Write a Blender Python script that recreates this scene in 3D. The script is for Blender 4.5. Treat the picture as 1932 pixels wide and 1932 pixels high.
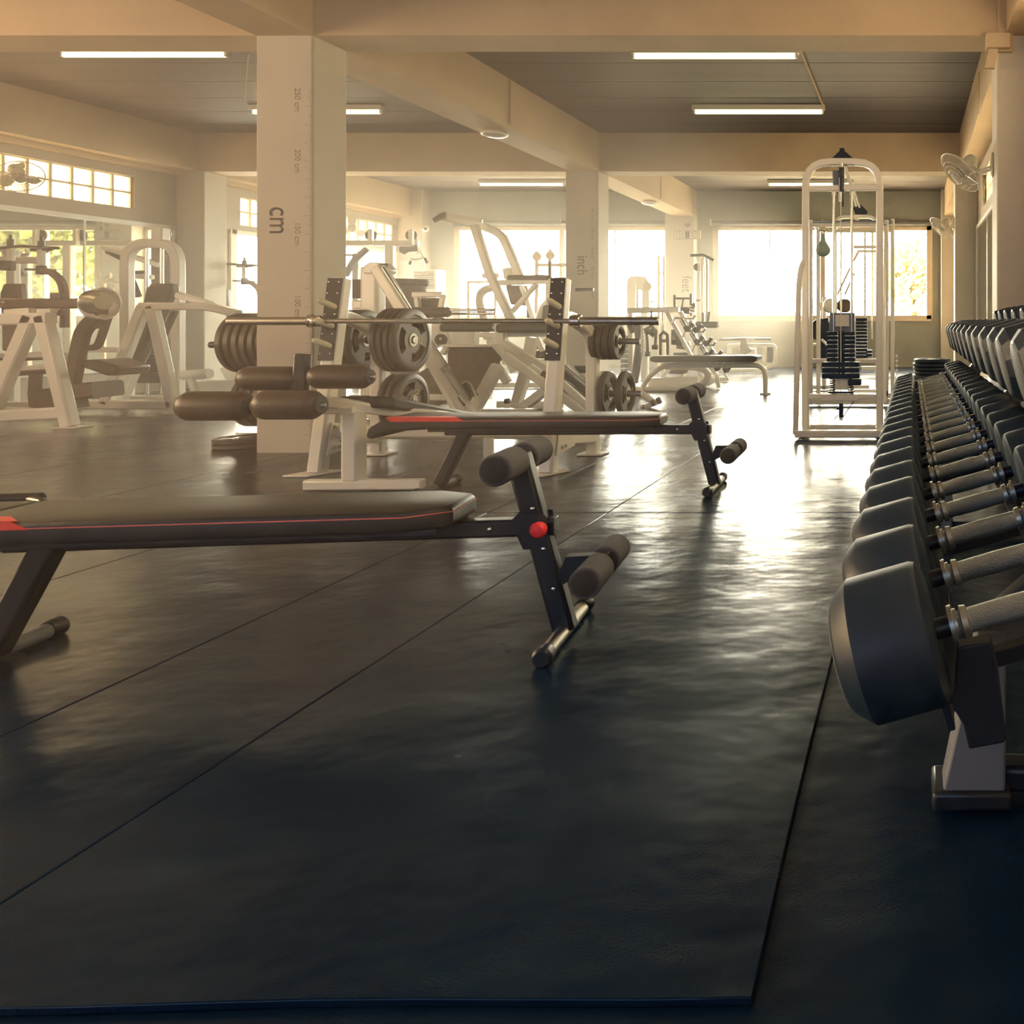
import bpy, bmesh, math, random
from mathutils import Vector as V, Matrix
for o in list(bpy.data.objects): bpy.data.objects.remove(o)
S = bpy.context.scene
COL = S.collection
PI = math.pi
R = math.radians
random.seed(7)

# ------------------------------------------------------------------ camera
F, VX, VY, HC = 1500.0, 1716.0, 601.0, 0.92
cd = bpy.data.cameras.new('camera'); cam = bpy.data.objects.new('camera', cd); COL.objects.link(cam)
cam.location = (0, 0, HC); cam.rotation_euler = (R(90), 0, 0)
cd.sensor_width = 36; cd.lens = 36 * F / 1932
cd.shift_x = -(VX - 966) / 1932; cd.shift_y = -(966 - VY) / 1932
cd.clip_start = .05; cd.clip_end = 200
S.camera = cam

def at(px, py, D):
    """a point the photograph shows at pixel (px,py) that stands D metres into the room"""
    return V(((px - VX) * D / F, D, HC - (py - VY) * D / F))

# ------------------------------------------------------------------ sky and exposure
S.view_settings.view_transform = 'Standard'; S.view_settings.look = 'None'
S.view_settings.exposure = 0.12; S.view_settings.gamma = 1; S.view_settings.use_curve_mapping = False
W = bpy.data.worlds.new('sky'); S.world = W; W.use_nodes = True
wn = W.node_tree; wn.nodes.clear()
tc = wn.nodes.new('ShaderNodeTexCoord'); sx = wn.nodes.new('ShaderNodeSeparateXYZ')
wn.links.new(tc.outputs['Generated'], sx.inputs[0])
def ramp_of(src, f0, f1):
    mr = wn.nodes.new('ShaderNodeMapRange'); mr.interpolation_type = 'SMOOTHSTEP'
    mr.inputs[1].default_value = f0; mr.inputs[2].default_value = f1; wn.links.new(src, mr.inputs[0]); return mr.outputs[0]
def mixc(fac, A, B_):
    m = wn.nodes.new('ShaderNodeMix'); m.data_type = 'RGBA'; wn.links.new(fac, m.inputs[0])
    for k, v in ((6, A), (7, B_)):
        if isinstance(v, tuple): m.inputs[k].default_value = (*v, 1)
        else: wn.links.new(v, m.inputs[k])
    return m.outputs[2]
# bright haze ahead, assumed warm glow to the left, blue sky behind the camera
c1 = mixc(ramp_of(sx.outputs[0], -.45, -.95), (1.0, .86, .66), (1.0, .66, .36))
c2 = mixc(ramp_of(sx.outputs[1], .1, -.35), c1, (.013, .023, .040))
bg = wn.nodes.new('ShaderNodeBackground'); bg.inputs[1].default_value = 60.0
wn.links.new(c2, bg.inputs[0])
wo = wn.nodes.new('ShaderNodeOutputWorld'); wn.links.new(bg.outputs[0], wo.inputs[0])

def area_lamp(name, loc, rot, sx_, sy_, power, col):
    l = bpy.data.lights.new(name, 'AREA'); l.shape = 'RECTANGLE'; l.size = sx_; l.size_y = sy_
    l.energy = power; l.color = col
    o = bpy.data.objects.new(name, l); COL.objects.link(o); o.location = loc; o.rotation_euler = rot
    return o
def portal(name, loc, rot, a, b):
    o = area_lamp(name, loc, rot, a, b, 1, (1, 1, 1)); o.data.cycles.is_portal = True
    return o
# openings through which the sky lights the hall
portal('window_portal', (-6.67, 15.25, 1.80), (R(-90), 0, 0), 4.0, 1.7)
portal('window_portal', (-1.67, 15.25, 1.80), (R(-90), 0, 0), 4.0, 1.7)
portal('window_portal', (-9.63, 13.2, 1.57), (0, R(-90), 0), 1.24, 3.5)
portal('window_portal', (-2.9, -2.95, 1.80), (R(90), 0, 0), 6.0, 1.7)  # opening added behind the camera for cool foreground light
# assumed warm fill lamp at unseen left windows, tilted up towards the beams
area_lamp('assumed_warm_light', (-9.3, 1.6, 1.9), (0, R(-112), 0), 1.7, 5.0, 360, (1.0, .60, .27))

# added warm fill for pillar and beam sides, set at unseen glass blocks
area_lamp('side_fill_light', (.84, 2.2, 2.49), (0, R(90), 0), .38, 5.0, 45, (1.0, .70, .40))

# ------------------------------------------------------------------ mesh helpers
def MB(): return bmesh.new()
def frame(t, n=None):
    t = t.normalized()
    if n is None or abs(n.normalized().dot(t)) > .98:
        n = V((0, 1, 0)) if abs(t.y) < .9 else V((1, 0, 0))
    n = (n - t * n.dot(t)).normalized()
    return t, n, t.cross(n)
def sweep(bm, pts, prof, n=None, cap=True, closed=False):
    pts = [V(p) for p in pts]
    N = len(pts); rings = []
    tans = []
    for i in range(N):
        if closed: t = pts[(i + 1) % N] - pts[i - 1]
        elif i == 0: t = pts[1] - pts[0]
        elif i == N - 1: t = pts[-1] - pts[-2]
        else: t = (pts[i + 1] - pts[i]).normalized() + (pts[i] - pts[i - 1]).normalized()
        tans.append(t.normalized())
    if n is None and N > 2:
        for i in range(1, N - 1):
            c = (pts[i] - pts[i - 1]).cross(pts[i + 1] - pts[i])
            if c.length > 1e-7: n = c; break
    _, n, _ = frame(tans[0], n)
    for i in range(N):
        t, n, b = frame(tans[i], n)
        k = 1.0
        if 0 < i < N - 1:
            c = (pts[i + 1] - pts[i]).normalized().dot(t); k = 1 / max(c, .5)
        rings.append([bm.verts.new(pts[i] + n * x + b * (y * k)) for x, y in prof])
    m = len(prof)
    for i in range(N if closed else N - 1):
        A, B_ = rings[i], rings[(i + 1) % N]
        for j in range(m):
            bm.faces.new((A[j], A[(j + 1) % m], B_[(j + 1) % m], B_[j]))
    if cap and not closed:
        bm.faces.new(rings[0][::-1]); bm.faces.new(rings[-1])
def circ(r, k=12): return [(r * math.cos(2 * PI * i / k), r * math.sin(2 * PI * i / k)) for i in range(k)]
def rect(w, h, c=None):
    a, b = w / 2, h / 2
    c = min(w, h) * .14 if c is None else c
    return [(a - c, -b), (a, -b + c), (a, b - c), (a - c, b), (-a + c, b), (-a, b - c), (-a, -b + c), (-a + c, -b)]
def fil(pts, r=.08, k=5):
    pts = [V(p) for p in pts]; out = [pts[0]]
    for i in range(1, len(pts) - 1):
        a, p, b = pts[i - 1], pts[i], pts[i + 1]
        d1 = min(r, (a - p).length * .49); d2 = min(r, (b - p).length * .49)
        q0 = p + (a - p).normalized() * d1; q2 = p + (b - p).normalized() * d2
        for j in range(k + 1):
            s = j / k; out.append(q0 * (1 - s) ** 2 + p * 2 * s * (1 - s) + q2 * s * s)
    out.append(pts[-1]); return out
def tube(bm, pts, r, k=12, fr=None, closed=False):
    if fr: pts = fil(pts, fr)
    sweep(bm, pts, circ(r, k), closed=closed)
def bar(bm, pts, w, h, n=(0, 1, 0), fr=None):
    """rectangular tube: w measured along n (default into the room), h across"""
    if fr: pts = fil(pts, fr)
    sweep(bm, pts, rect(w, h), n=V(n))
def box(bm, c, s, rot=None):
    m = Matrix.Translation(V(c)) @ (rot.to_4x4() if rot else Matrix()) @ Matrix.Diagonal((s[0], s[1], s[2], 1))
    bmesh.ops.create_cube(bm, size=1, matrix=m)
def cyl(bm, a, b, prof, k=24):
    """lathe along a->b; prof = [(t,r)] t in metres from a"""
    a = V(a); b = V(b); t, n, q = frame(b - a)
    rings = []
    for d, r in prof:
        if r < 1e-6: rings.append([bm.verts.new(a + t * d)])
        else: rings.append([bm.verts.new(a + t * d + (n * math.cos(2 * PI * i / k) + q * math.sin(2 * PI * i / k)) * r) for i in range(k)])
    for A, B_ in zip(rings, rings[1:]):
        for i in range(k):
            j = (i + 1) % k
            if len(A) == 1 and len(B_) == 1: continue
            if len(A) == 1: bm.faces.new((A[0], B_[j], B_[i]))
            elif len(B_) == 1: bm.faces.new((A[i], A[j], B_[0]))
            else: bm.faces.new((A[i], A[j], B_[j], B_[i]))
    if len(rings[0]) > 1: bm.faces.new(rings[0][::-1])
    if len(rings[-1]) > 1: bm.faces.new(rings[-1])
def rod(bm, a, b, r, k=12): cyl(bm, a, b, [(0, r), ((V(b) - V(a)).length, r)], k)
def cushion(bm, a, b, r, c=.02, k=24):
    L = (V(b) - V(a)).length
    cyl(bm, a, b, [(0, r * .55), (c * .25, r * .8), (c, r), (L - c, r), (L - c * .25, r * .8), (L, r * .55)], k)
def prism(bm, poly, d):
    """polygon of 3D points pushed along vector d"""
    d = V(d); A = [bm.verts.new(V(p)) for p in poly]; B_ = [bm.verts.new(V(p) + d) for p in poly]
    m = len(A)
    bm.faces.new(A[::-1]); bm.faces.new(B_)
    for i in range(m): bm.faces.new((A[i], A[(i + 1) % m], B_[(i + 1) % m], B_[i]))
def ball(bm, c, r, k=14, sc=(1, 1, 1)):
    bmesh.ops.create_uvsphere(bm, u_segments=k, v_segments=max(6, k * 2 // 3), radius=1,
        matrix=Matrix.Translation(V(c)) @ Matrix.Diagonal((r * sc[0], r * sc[1], r * sc[2], 1)))

ORG = [V((0, 0, 0))]
def obj(name, bm, m, parent=None, bev=0, ang=38):
    bmesh.ops.recalc_face_normals(bm, faces=bm.faces)
    if parent is None:
        xs = [v.co for v in bm.verts]
        c = V(((min(v.x for v in xs) + max(v.x for v in xs)) / 2, (min(v.y for v in xs) + max(v.y for v in xs)) / 2, min(v.z for v in xs)))
    else: c = ORG[0]
    bmesh.ops.translate(bm, verts=bm.verts, vec=-c)
    a = R(ang)
    for e in bm.edges:
        if len(e.link_faces) == 2 and e.calc_face_angle(0) > a: e.smooth = False
    for f in bm.faces: f.smooth = True
    me = bpy.data.meshes.new(name); bm.to_mesh(me); bm.free()
    me.materials.append(m)
    o = bpy.data.objects.new(name, me); COL.objects.link(o)
    if parent is None: o.location = c
    else: o.parent = parent
    if bev:
        b = o.modifiers.new('bevel', 'BEVEL'); b.width = bev; b.segments = 2; b.limit_method = 'ANGLE'; b.angle_limit = R(40); b.harden_normals = False
    return o
def thing(name, label, cat, loc=(0, 0, 0), group=None):
    o = bpy.data.objects.new(name, None); COL.objects.link(o); o.location = loc; o.empty_display_size = .1
    ORG[0] = V(loc); return tag(o, label, cat, group)
def tag(o, label, cat, group=None, kind=None):
    o['label'] = label; o['category'] = cat
    if group: o['group'] = group
    if kind: o['kind'] = kind
    return o
def struct(name, bm, m, label=None, bev=0):
    o = obj(name, bm, m, bev=bev); o['kind'] = 'structure'
    if label: o['label'] = label
    return o
def copy_tree(o, parent=None):
    c = o.copy(); COL.objects.link(c)
    if parent: c.parent = parent
    for ch in list(o.children): copy_tree(ch, c)
    return c
def part(name, m, parent, fn, bev=0):
    b = MB(); fn(b); return obj(name, b, m, parent, bev)
def text_mesh(name, s, size, m, parent, mat4, depth=.001):
    c = bpy.data.curves.new(name, 'FONT'); c.body = s; c.size = size; c.extrude = depth; c.align_x = 'CENTER'; c.align_y = 'CENTER'
    t = bpy.data.objects.new(name, c); COL.objects.link(t)
    bpy.context.view_layer.update()
    me = bpy.data.meshes.new_from_object(t.evaluated_get(bpy.context.evaluated_depsgraph_get()))
    bpy.data.objects.remove(t)
    me.transform(mat4); me.transform(Matrix.Translation(-ORG[0]))
    me.materials.clear(); me.materials.append(m)
    o = bpy.data.objects.new(name, me); COL.objects.link(o); o.parent = parent
    return o

# ------------------------------------------------------------------ materials
def mat(name, col, rough=.5, metal=0, var=0, vs=8, bump=0, bs=60, coat=0, spec=.5, stretch=None, emit=None, es=0, trans=0, sub=0):
    m = bpy.data.materials.new(name); m.use_nodes = True; nt = m.node_tree; p = nt.nodes['Principled BSDF']
    p.inputs['Base Color'].default_value = (*col, 1); p.inputs['Roughness'].default_value = rough
    p.inputs['Metallic'].default_value = metal; p.inputs['Specular IOR Level'].default_value = spec
    p.inputs['Coat Weight'].default_value = coat
    if trans: p.inputs['Transmission Weight'].default_value = trans
    if emit: p.inputs['Emission Color'].default_value = (*emit, 1); p.inputs['Emission Strength'].default_value = es
    co = nt.nodes.new('ShaderNodeTexCoord'); src = co.outputs['Object']
    if stretch:
        mp = nt.nodes.new('ShaderNodeMapping'); mp.inputs['Scale'].default_value = stretch
        nt.links.new(src, mp.inputs[0]); src = mp.outputs[0]
    if var:
        n = nt.nodes.new('ShaderNodeTexNoise'); n.inputs['Scale'].default_value = vs; n.inputs['Detail'].default_value = 5
        nt.links.new(src, n.inputs['Vector'])
        r = nt.nodes.new('ShaderNodeValToRGB')
        r.color_ramp.elements[0].position = .3; r.color_ramp.elements[1].position = .7
        r.color_ramp.elements[0].color = tuple(c * (1 - var) for c in col) + (1,)
        r.color_ramp.elements[1].color = tuple(min(1, c * (1 + var)) for c in col) + (1,)
        nt.links.new(n.outputs[0], r.inputs[0]); nt.links.new(r.outputs[0], p.inputs['Base Color'])
    if bump:
        n = nt.nodes.new('ShaderNodeTexNoise'); n.inputs['Scale'].default_value = bs; n.inputs['Detail'].default_value = 3
        nt.links.new(src, n.inputs['Vector'])
        b = nt.nodes.new('ShaderNodeBump'); b.inputs['Strength'].default_value = bump; b.inputs['Distance'].default_value = .01
        nt.links.new(n.outputs[0], b.inputs['Height']); nt.links.new(b.outputs[0], p.inputs['Normal'])
    return m
M = dict(
    wall=mat('wall_plaster', (.46, .41, .33), .75, var=.10, vs=2.5, bump=.15, bs=25),
    wall_end=mat('grey_green_plaster', (.33, .34, .29), .75, var=.10, vs=2.5, bump=.15, bs=25),
    beam=mat('beam_plaster', (.56, .43, .28), .7, var=.08, vs=2, bump=.2, bs=14),
    pillar=mat('pillar_plaster', (.60, .55, .45), .7, var=.06, vs=2, bump=.2, bs=14),
    frame=mat('window_frame_paint', (.75, .62, .45), .45, var=.05),
    rail=mat('blind_rail', (.22, .22, .2), .5, var=.1),
    white=mat('white_powder_coat', (.92, .89, .80), .3, var=.04, vs=5, coat=.3),
    grey=mat('grey_powder_coat', (.17, .19, .23), .38, var=.06, vs=6),
    black=mat('black_powder_coat', (.014, .019, .030), .35, var=.1, vs=10),
    vinyl=mat('black_vinyl', (.035, .034, .036), .42, var=.12, vs=12, bump=.15, bs=220),
    vinylb=mat('brown_black_vinyl', (.075, .055, .045), .38, var=.12, vs=12, bump=.15, bs=180),
    foam=mat('grey_foam', (.085, .09, .105), .85, var=.1, vs=30, bump=.4, bs=320),
    foamend=mat('dark_foam_end', (.05, .048, .05), .9, var=.1, vs=30, bump=.4, bs=320),
    rubber=mat('black_rubber', (.007, .019, .040), .5, var=.12, vs=14, bump=.04, bs=500),
    rubend=mat('grey_end_plate', (.09, .10, .115), .55, var=.2, vs=10, bump=.2, bs=60),
    plate=mat('grey_rubber_plate', (.075, .072, .07), .42, var=.12, vs=12, bump=.1, bs=60),
    chrome=mat('chrome', (.75, .73, .68), .16, metal=1, var=.04, vs=20),
    steel=mat('brushed_steel', (.50, .49, .44), .32, metal=1, var=.08, vs=30),
    collar=mat('collar_steel', (.42, .43, .40), .38, metal=.9, var=.1, vs=60),
    grip=mat('knurled_grip', (.30, .33, .32), .42, metal=.85, var=.08, vs=40, bump=.5, bs=500),
    red=mat('red_vinyl', (.75, .05, .05), .4, var=.08, vs=12),
    redp=mat('red_plastic', (.85, .04, .06), .3, var=.04, bump=.3, bs=300),
    piping=mat('pink_piping', (.75, .16, .16), .5, var=.05),
    cream=mat('cream_nylon', (.80, .77, .58), .35, var=.04),
    plastic=mat('fan_plastic', (.62, .58, .48), .35, var=.05),
    ink=mat('dark_grey_ink', (.03, .03, .03), .6, var=.05),
    inkpale=mat('pale_worn_ink', (.30, .27, .22), .7, var=.3, vs=60),
    yellow=mat('yellow_numerals', (.75, .58, .22), .5, var=.1),
    trunk=mat('bark', (.16, .10, .06), .9, var=.3, vs=9, bump=.6, bs=30),
    leafglare=mat('glare_bleached_leaves', (.62, .60, .36), .6, var=.2, vs=2.5),  # leaf colour lightened to imitate glare on the tree outside
    leaf=mat('leaves', (.22, .25, .05), .6, var=.4, vs=2.5),
    leather=mat('pale_green_leather', (.30, .38, .34), .5, var=.1, vs=20),
    lamp=mat('lit_tube', (1, 1, .8), .4, emit=(1.0, .90, .50), es=3.5, var=.01),
    ledoff=mat('led_segments', (.75, .72, .62), .4, var=.02),
    fabric=mat('brown_cover', (.13, .10, .085), .8, var=.2, vs=20, bump=.3, bs=120),
)
# clear thin glass
def glassy(name, tint, gl=.08, rough=.02):
    m = bpy.data.materials.new(name); m.use_nodes = True; nt = m.node_tree; nt.nodes.clear()
    t = nt.nodes.new('ShaderNodeBsdfTransparent'); t.inputs[0].default_value = (*tint, 1)
    g = nt.nodes.new('ShaderNodeBsdfGlossy'); g.inputs['Roughness'].default_value = rough
    x = nt.nodes.new('ShaderNodeMixShader'); x.inputs[0].default_value = gl
    o = nt.nodes.new('ShaderNodeOutputMaterial')
    nt.links.new(t.outputs[0], x.inputs[1]); nt.links.new(g.outputs[0], x.inputs[2]); nt.links.new(x.outputs[0], o.inputs[0])
    return m
M['glass'] = glassy('window_glass', (.95, .97, .95))
M['clear'] = glassy('clear_plastic', (.80, .80, .76), .2, .2)
# glass block: wavy translucent
m = bpy.data.materials.new('glass_block'); m.use_nodes = True; nt = m.node_tree; nt.nodes.clear()
t1 = nt.nodes.new('ShaderNodeBsdfTranslucent'); t1.inputs[0].default_value = (.9, .86, .72, 1)
t2 = nt.nodes.new('ShaderNodeBsdfTransparent'); t2.inputs[0].default_value = (.85, .82, .72, 1)
co = nt.nodes.new('ShaderNodeTexCoord'); nz = nt.nodes.new('ShaderNodeTexWave'); nz.inputs['Scale'].default_value = 5; nz.inputs['Distortion'].default_value = 7
nz.bands_direction = 'DIAGONAL'
nt.links.new(co.outputs['Object'], nz.inputs['Vector'])
rm = nt.nodes.new('ShaderNodeMapRange'); rm.inputs[3].default_value = .03; rm.inputs[4].default_value = .22
nt.links.new(nz.outputs['Fac'], rm.inputs[0])
x = nt.nodes.new('ShaderNodeMixShader'); nt.links.new(rm.outputs[0], x.inputs[0])
nt.links.new(t1.outputs[0], x.inputs[1]); nt.links.new(t2.outputs[0], x.inputs[2])
g = nt.nodes.new('ShaderNodeBsdfGlossy'); g.inputs['Roughness'].default_value = .1
x2 = nt.nodes.new('ShaderNodeMixShader'); x2.inputs[0].default_value = .06
nt.links.new(x.outputs[0], x2.inputs[1]); nt.links.new(g.outputs[0], x2.inputs[2])
o = nt.nodes.new('ShaderNodeOutputMaterial'); nt.links.new(x2.outputs[0], o.inputs[0]); M['block'] = m
M['mirror'] = mat('mirror_silver', (.78, .80, .74), .015, metal=1)
# ceiling boards: narrow grooves running across the hall
m = mat('ceiling_boards', (.11, .09, .085), .6, var=.15, vs=1.5, stretch=(.3, 2, 1)); nt = m.node_tree; p = nt.nodes['Principled BSDF']
co = nt.nodes.new('ShaderNodeTexCoord'); s_ = nt.nodes.new('ShaderNodeSeparateXYZ'); nt.links.new(co.outputs['Object'], s_.inputs[0])
mm = nt.nodes.new('ShaderNodeMath'); mm.operation = 'PINGPONG'; mm.inputs[1].default_value = .30; nt.links.new(s_.outputs[1], mm.inputs[0])
m2 = nt.nodes.new('ShaderNodeMapRange'); m2.inputs[1].default_value = 0; m2.inputs[2].default_value = .02; nt.links.new(mm.outputs[0], m2.inputs[0])
b = nt.nodes.new('ShaderNodeBump'); b.inputs['Strength'].default_value = 1; b.inputs['Distance'].default_value = .02
nt.links.new(m2.outputs[0], b.inputs['Height']); nt.links.new(b.outputs[0], p.inputs['Normal']); M['ceiling'] = m
# rubber flooring: satin sheet, uneven sheen, scuffs
m = bpy.data.materials.new('rubber_sheet'); m.use_nodes = True; nt = m.node_tree; p = nt.nodes['Principled BSDF']
geo = nt.nodes.new('ShaderNodeNewGeometry')
def noise(scale, st=(1, 1, 1), det=4):
    mp = nt.nodes.new('ShaderNodeMapping'); mp.inputs['Scale'].default_value = st; nt.links.new(geo.outputs['Position'], mp.inputs[0])
    n = nt.nodes.new('ShaderNodeTexNoise'); n.inputs['Scale'].default_value = scale; n.inputs['Detail'].default_value = det
    nt.links.new(mp.outputs[0], n.inputs['Vector']); return n
n1 = noise(1.6); r1 = nt.nodes.new('ShaderNodeMapRange'); r1.inputs[1].default_value = .3; r1.inputs[2].default_value = .7
r1.inputs[3].default_value = .17; r1.inputs[4].default_value = .30
nt.links.new(n1.outputs[0], r1.inputs[0]); nt.links.new(r1.outputs[0], p.inputs['Roughness'])
n2 = noise(1.2, (1, 1, 1), 6); r2 = nt.nodes.new('ShaderNodeValToRGB'); r2.color_ramp.elements[0].position = .3; r2.color_ramp.elements[1].position = .75
r2.color_ramp.elements[0].color = (.0025, .011, .032, 1); r2.color_ramp.elements[1].color = (.005, .017, .042, 1)
nt.links.new(n2.outputs[0], r2.inputs[0]); nt.links.new(r2.outputs[0], p.inputs['Base Color'])
n3 = noise(3.0, (1, 1.3, 1), 3); n4 = noise(240, (1, 1, 1), 2)
b1 = nt.nodes.new('ShaderNodeBump'); b1.inputs['Strength'].default_value = .5; b1.inputs['Distance'].default_value = .02
b2 = nt.nodes.new('ShaderNodeBump'); b2.inputs['Strength'].default_value = .12; b2.inputs['Distance'].default_value = .002
nt.links.new(n3.outputs[0], b1.inputs['Height']); nt.links.new(n4.outputs[0], b2.inputs['Height'])
nt.links.new(b1.outputs[0], b2.inputs['Normal']); nt.links.new(b2.outputs[0], p.inputs['Normal'])
p.inputs['Specular IOR Level'].default_value = .6
p.inputs['Specular Tint'].default_value = (.50, .74, 1, 1); p.inputs['Specular IOR Level'].default_value = .36
M['mat'] = m

# ------------------------------------------------------------------ the hall
D1, D2, D3 = 5.45, 10.49, 15.30
ZB, ZC = 2.86, 3.37           # underside of beams, ceiling
XL, XR = -9.68, .90           # side wall faces
PX0, PX1 = -4.48, -4.09       # pillar line
def wall_holes(bm, span, zspan, holes, mk):
    us = sorted({span[0], span[1], *[h[0] for h in holes], *[h[1] for h in holes]})
    for a, b in zip(us, us[1:]):
        mid = (a + b) / 2; hs = sorted([(h[2], h[3]) for h in holes if h[0] <= mid <= h[1]])
        z = zspan[0]
        for z0, z1 in hs + [(zspan[1], None)]:
            if z0 > z: mk(bm, a, b, z, z0)
            z = z1
    bmesh.ops.remove_doubles(bm, verts=bm.verts, dist=1e-5)
b = MB(); box(b, (-4.4, 6.4, -.112), (11.0, 19.2, .2)); struct('floor', b, M['mat'])
b = MB(); box(b, (-4.4, 6.4, ZC + .1), (11.0, 19.2, .2)); struct('ceiling', b, M['ceiling'])
GB1, GB2, WL2 = (6.42, 9.94, 2.29, 2.69), (11.50, 14.96, 2.27, 2.68), (11.35, 14.96, .95, 2.19)
WE = (-.8, 4.0, 1.0, 2.75)  # assumed opening out of view, beside the warm left fill
b = MB(); wall_holes(b, (-3.1, 15.5), (-.012, ZC), [GB1, GB2, WL2, WE],
    lambda m, a, c, z0, z1: box(m, (XL - .1, (a + c) / 2, (z0 + z1) / 2), (.2, c - a, z1 - z0)))
struct('wall_left', b, M['wall'])
GR1 = (6.42, 9.8, 2.29, 2.69); GR0 = (-.4, 4.8, 2.29, 2.69)
b = MB(); wall_holes(b, (-3.1, 15.5), (-.012, ZC), [GR1, GR0],
    lambda m, a, c, z0, z1: box(m, (XR + .1, (a + c) / 2, (z0 + z1) / 2), (.2, c - a, z1 - z0)))
struct('wall_right', b, M['wall'])
WB1, WB2 = (-8.71, -4.63, .91, 2.69), (-3.74, .40, .91, 2.69)
b = MB(); wall_holes(b, (XL, XR), (-.012, ZC), [WB1, WB2],
    lambda m, a, c, z0, z1: box(m, ((a + c) / 2, D3 + .1, (z0 + z1) / 2), (c - a, .2, z1 - z0)))
struct('wall_back', b, M['wall_end'])
WF = (-5.9, .1, .95, 2.65)
b = MB(); wall_holes(b, (XL, XR), (-.012, ZC), [WF],
    lambda m, a, c, z0, z1: box(m, ((a + c) / 2, -3.1, (z0 + z1) / 2), (c - a, .2, z1 - z0)))
struct('wall_front', b, M['wall'])

# pillars
def pillar(name, x0, x1, y0, y1):
    b = MB(); box(b, ((x0 + x1) / 2, (y0 + y1) / 2, (ZC - .012) / 2), (x1 - x0, y1 - y0, ZC + .012))
    return struct(name, b, M['pillar'], bev=.012)
pc1 = pillar('pillar', PX0, PX1, D1, D1 + .33)
pc2 = pillar('pillar', PX0 - .06, PX1 - .02, D2, D2 + .38)
pc3 = pillar('pillar', -4.62, PX1 + .02, D3 - .28, D3)
for y in (D1, D2):
    pillar('pillar', .60, XR, y, y + .33)
pillar('pillar', .60, XR, D3 - .28, D3)
pillar('pillar', XL, -9.31, D2, D2 + .35); pillar('pillar', XL, -9.2, D3 - .28, D3); pillar('pillar', XL, -9.31, D1, D1 + .35)
# beams
def beam(x0, x1, y0, y1, z0=ZB):
    b = MB(); box(b, ((x0 + x1) / 2, (y0 + y1) / 2, (z0 + ZC) / 2), (x1 - x0, y1 - y0, ZC - z0)); return struct('ceiling_beam', b, M['beam'])
for y in (D1, D2): beam(XL, XR, y - .002, y + .332)
for a, c in ((-3, D1), (D1 + .33, D2), (D2 + .33, D3)):
    beam(PX0, PX1 + .002, a, c); beam(XL, -9.40, a, c); beam(.66, XR, a, c)
for a, c in ((D1 + .33, D2), (D2 + .33, D3)):            # thin cornice under the left beam
    b = MB(); box(b, (XL + .05, (a + c) / 2, ZB - .03), (.10, c - a, .06)); struct('trim_1', b, M['beam'])
# thin conduits on beam and pillar faces
def pipe(pts, r=.008, name='conduit', lab='thin painted conduit running down the side of the ceiling beam'):
    b = MB(); tube(b, pts, r, 8); return obj(name, b, M['beam'])
for y in (8.12, 13.05):
    c = pipe([(PX1 + .012, y, ZC), (PX1 + .012, y, ZB + .04)])
    tag(c, 'thin vertical conduit on the long ceiling beam above the round disc, ' + ('nearer one' if y < 9 else 'farther one'), 'conduit')
c = pipe([(-.99, 5.8, ZC - .012), (-.99, 9.08, ZC - .012)], .012); tag(c, 'straight pale conduit on the ceiling running to the end of the second right tube light', 'conduit')
c = pipe([(-6.07, 7.3, ZC - .012), (-7.62, 9.1, ZC - .012)], .006); tag(c, 'thin pale cable slanting over the left ceiling to a tube light', 'cable')
c = pipe([(.62, 7.1, ZC - .25), (.62, 7.1, 2.75), (.62, 7.6, 2.75)], .008); tag(c, 'thin dark-edged conduit loop on the right beam above the wall fan', 'conduit')
b = MB(); box(b, (.655, D1 - .02, 3.05), (.10, .04, .62)); t = obj('cable_trunking', b, M['beam'], bev=.006)
tag(t, 'square painted cable trunking running up the near right pillar to the ceiling', 'cable trunking')
t = thing('junction_box', 'square junction box with angled lower spout on the near right pillar', 'junction box', (.59, D1 - .05, 2.80))
part('box_body', M['beam'], t, lambda b: box(b, (.60, D1 - .045, 2.80), (.16, .09, .10)), .004)
part('spout', M['beam'], t, lambda b: prism(b, [(.54, D1 - .06, 2.75), (.60, D1 - .06, 2.75), (.58, D1 - .06, 2.62), (.51, D1 - .06, 2.62)], (0, .04, 0)))

# floor mats
xs = [-.21, -1.43, -2.0, -3.02, -4.16, -5.3, -6.5, -7.7, -9.2]; ys = [1.075, 3.77, 6.16, 8.9, 11.9, 14.9]
for i in range(len(xs) - 1):
    for j in range(len(ys) - 1):
        x1, x0, y0, y1 = xs[i], xs[i + 1], ys[j], ys[j + 1]
        b = MB(); N = 8
        g = .0025
        def wob(y, s): return .004 * math.sin(y * 3.1 + i * 2 + j) * (1 if i == 0 and s else 0)
        def wy(x): return (.012 * math.sin(x * 2.3 + 1) + .006 * math.sin(x * 6)) if j == 0 else 0
        top = [(x0 + g, y0 + g + wy(x0))] + [(x0 + (x1 - x0) * k / N, y0 + g + wy(x0 + (x1 - x0) * k / N)) for k in range(1, N)] + \
              [(x1 - g + wob(y0, 1), y0 + g + wy(x1))] + [(x1 - g + wob(y0 + (y1 - y0) * k / N, 1), y0 + (y1 - y0) * k / N) for k in range(1, N)] + \
              [(x1 - g, y1 - g), (x0 + g, y1 - g)]
        prism(b, [(x, y, -.012) for x, y in top], (0, 0, .012))
        o = obj('rubber_floor_mat', b, M['mat'], bev=.002)
        lab = 'dark satin rubber mat in the sheet of mats covering the gym floor'
        if j == 0 and i == 0: lab = 'dark rubber mat nearest the camera, its raised right edge beside the dumbbell rack'
        tag(o, lab, 'floor mat', 'rubber mats covering the gym floor')

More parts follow.
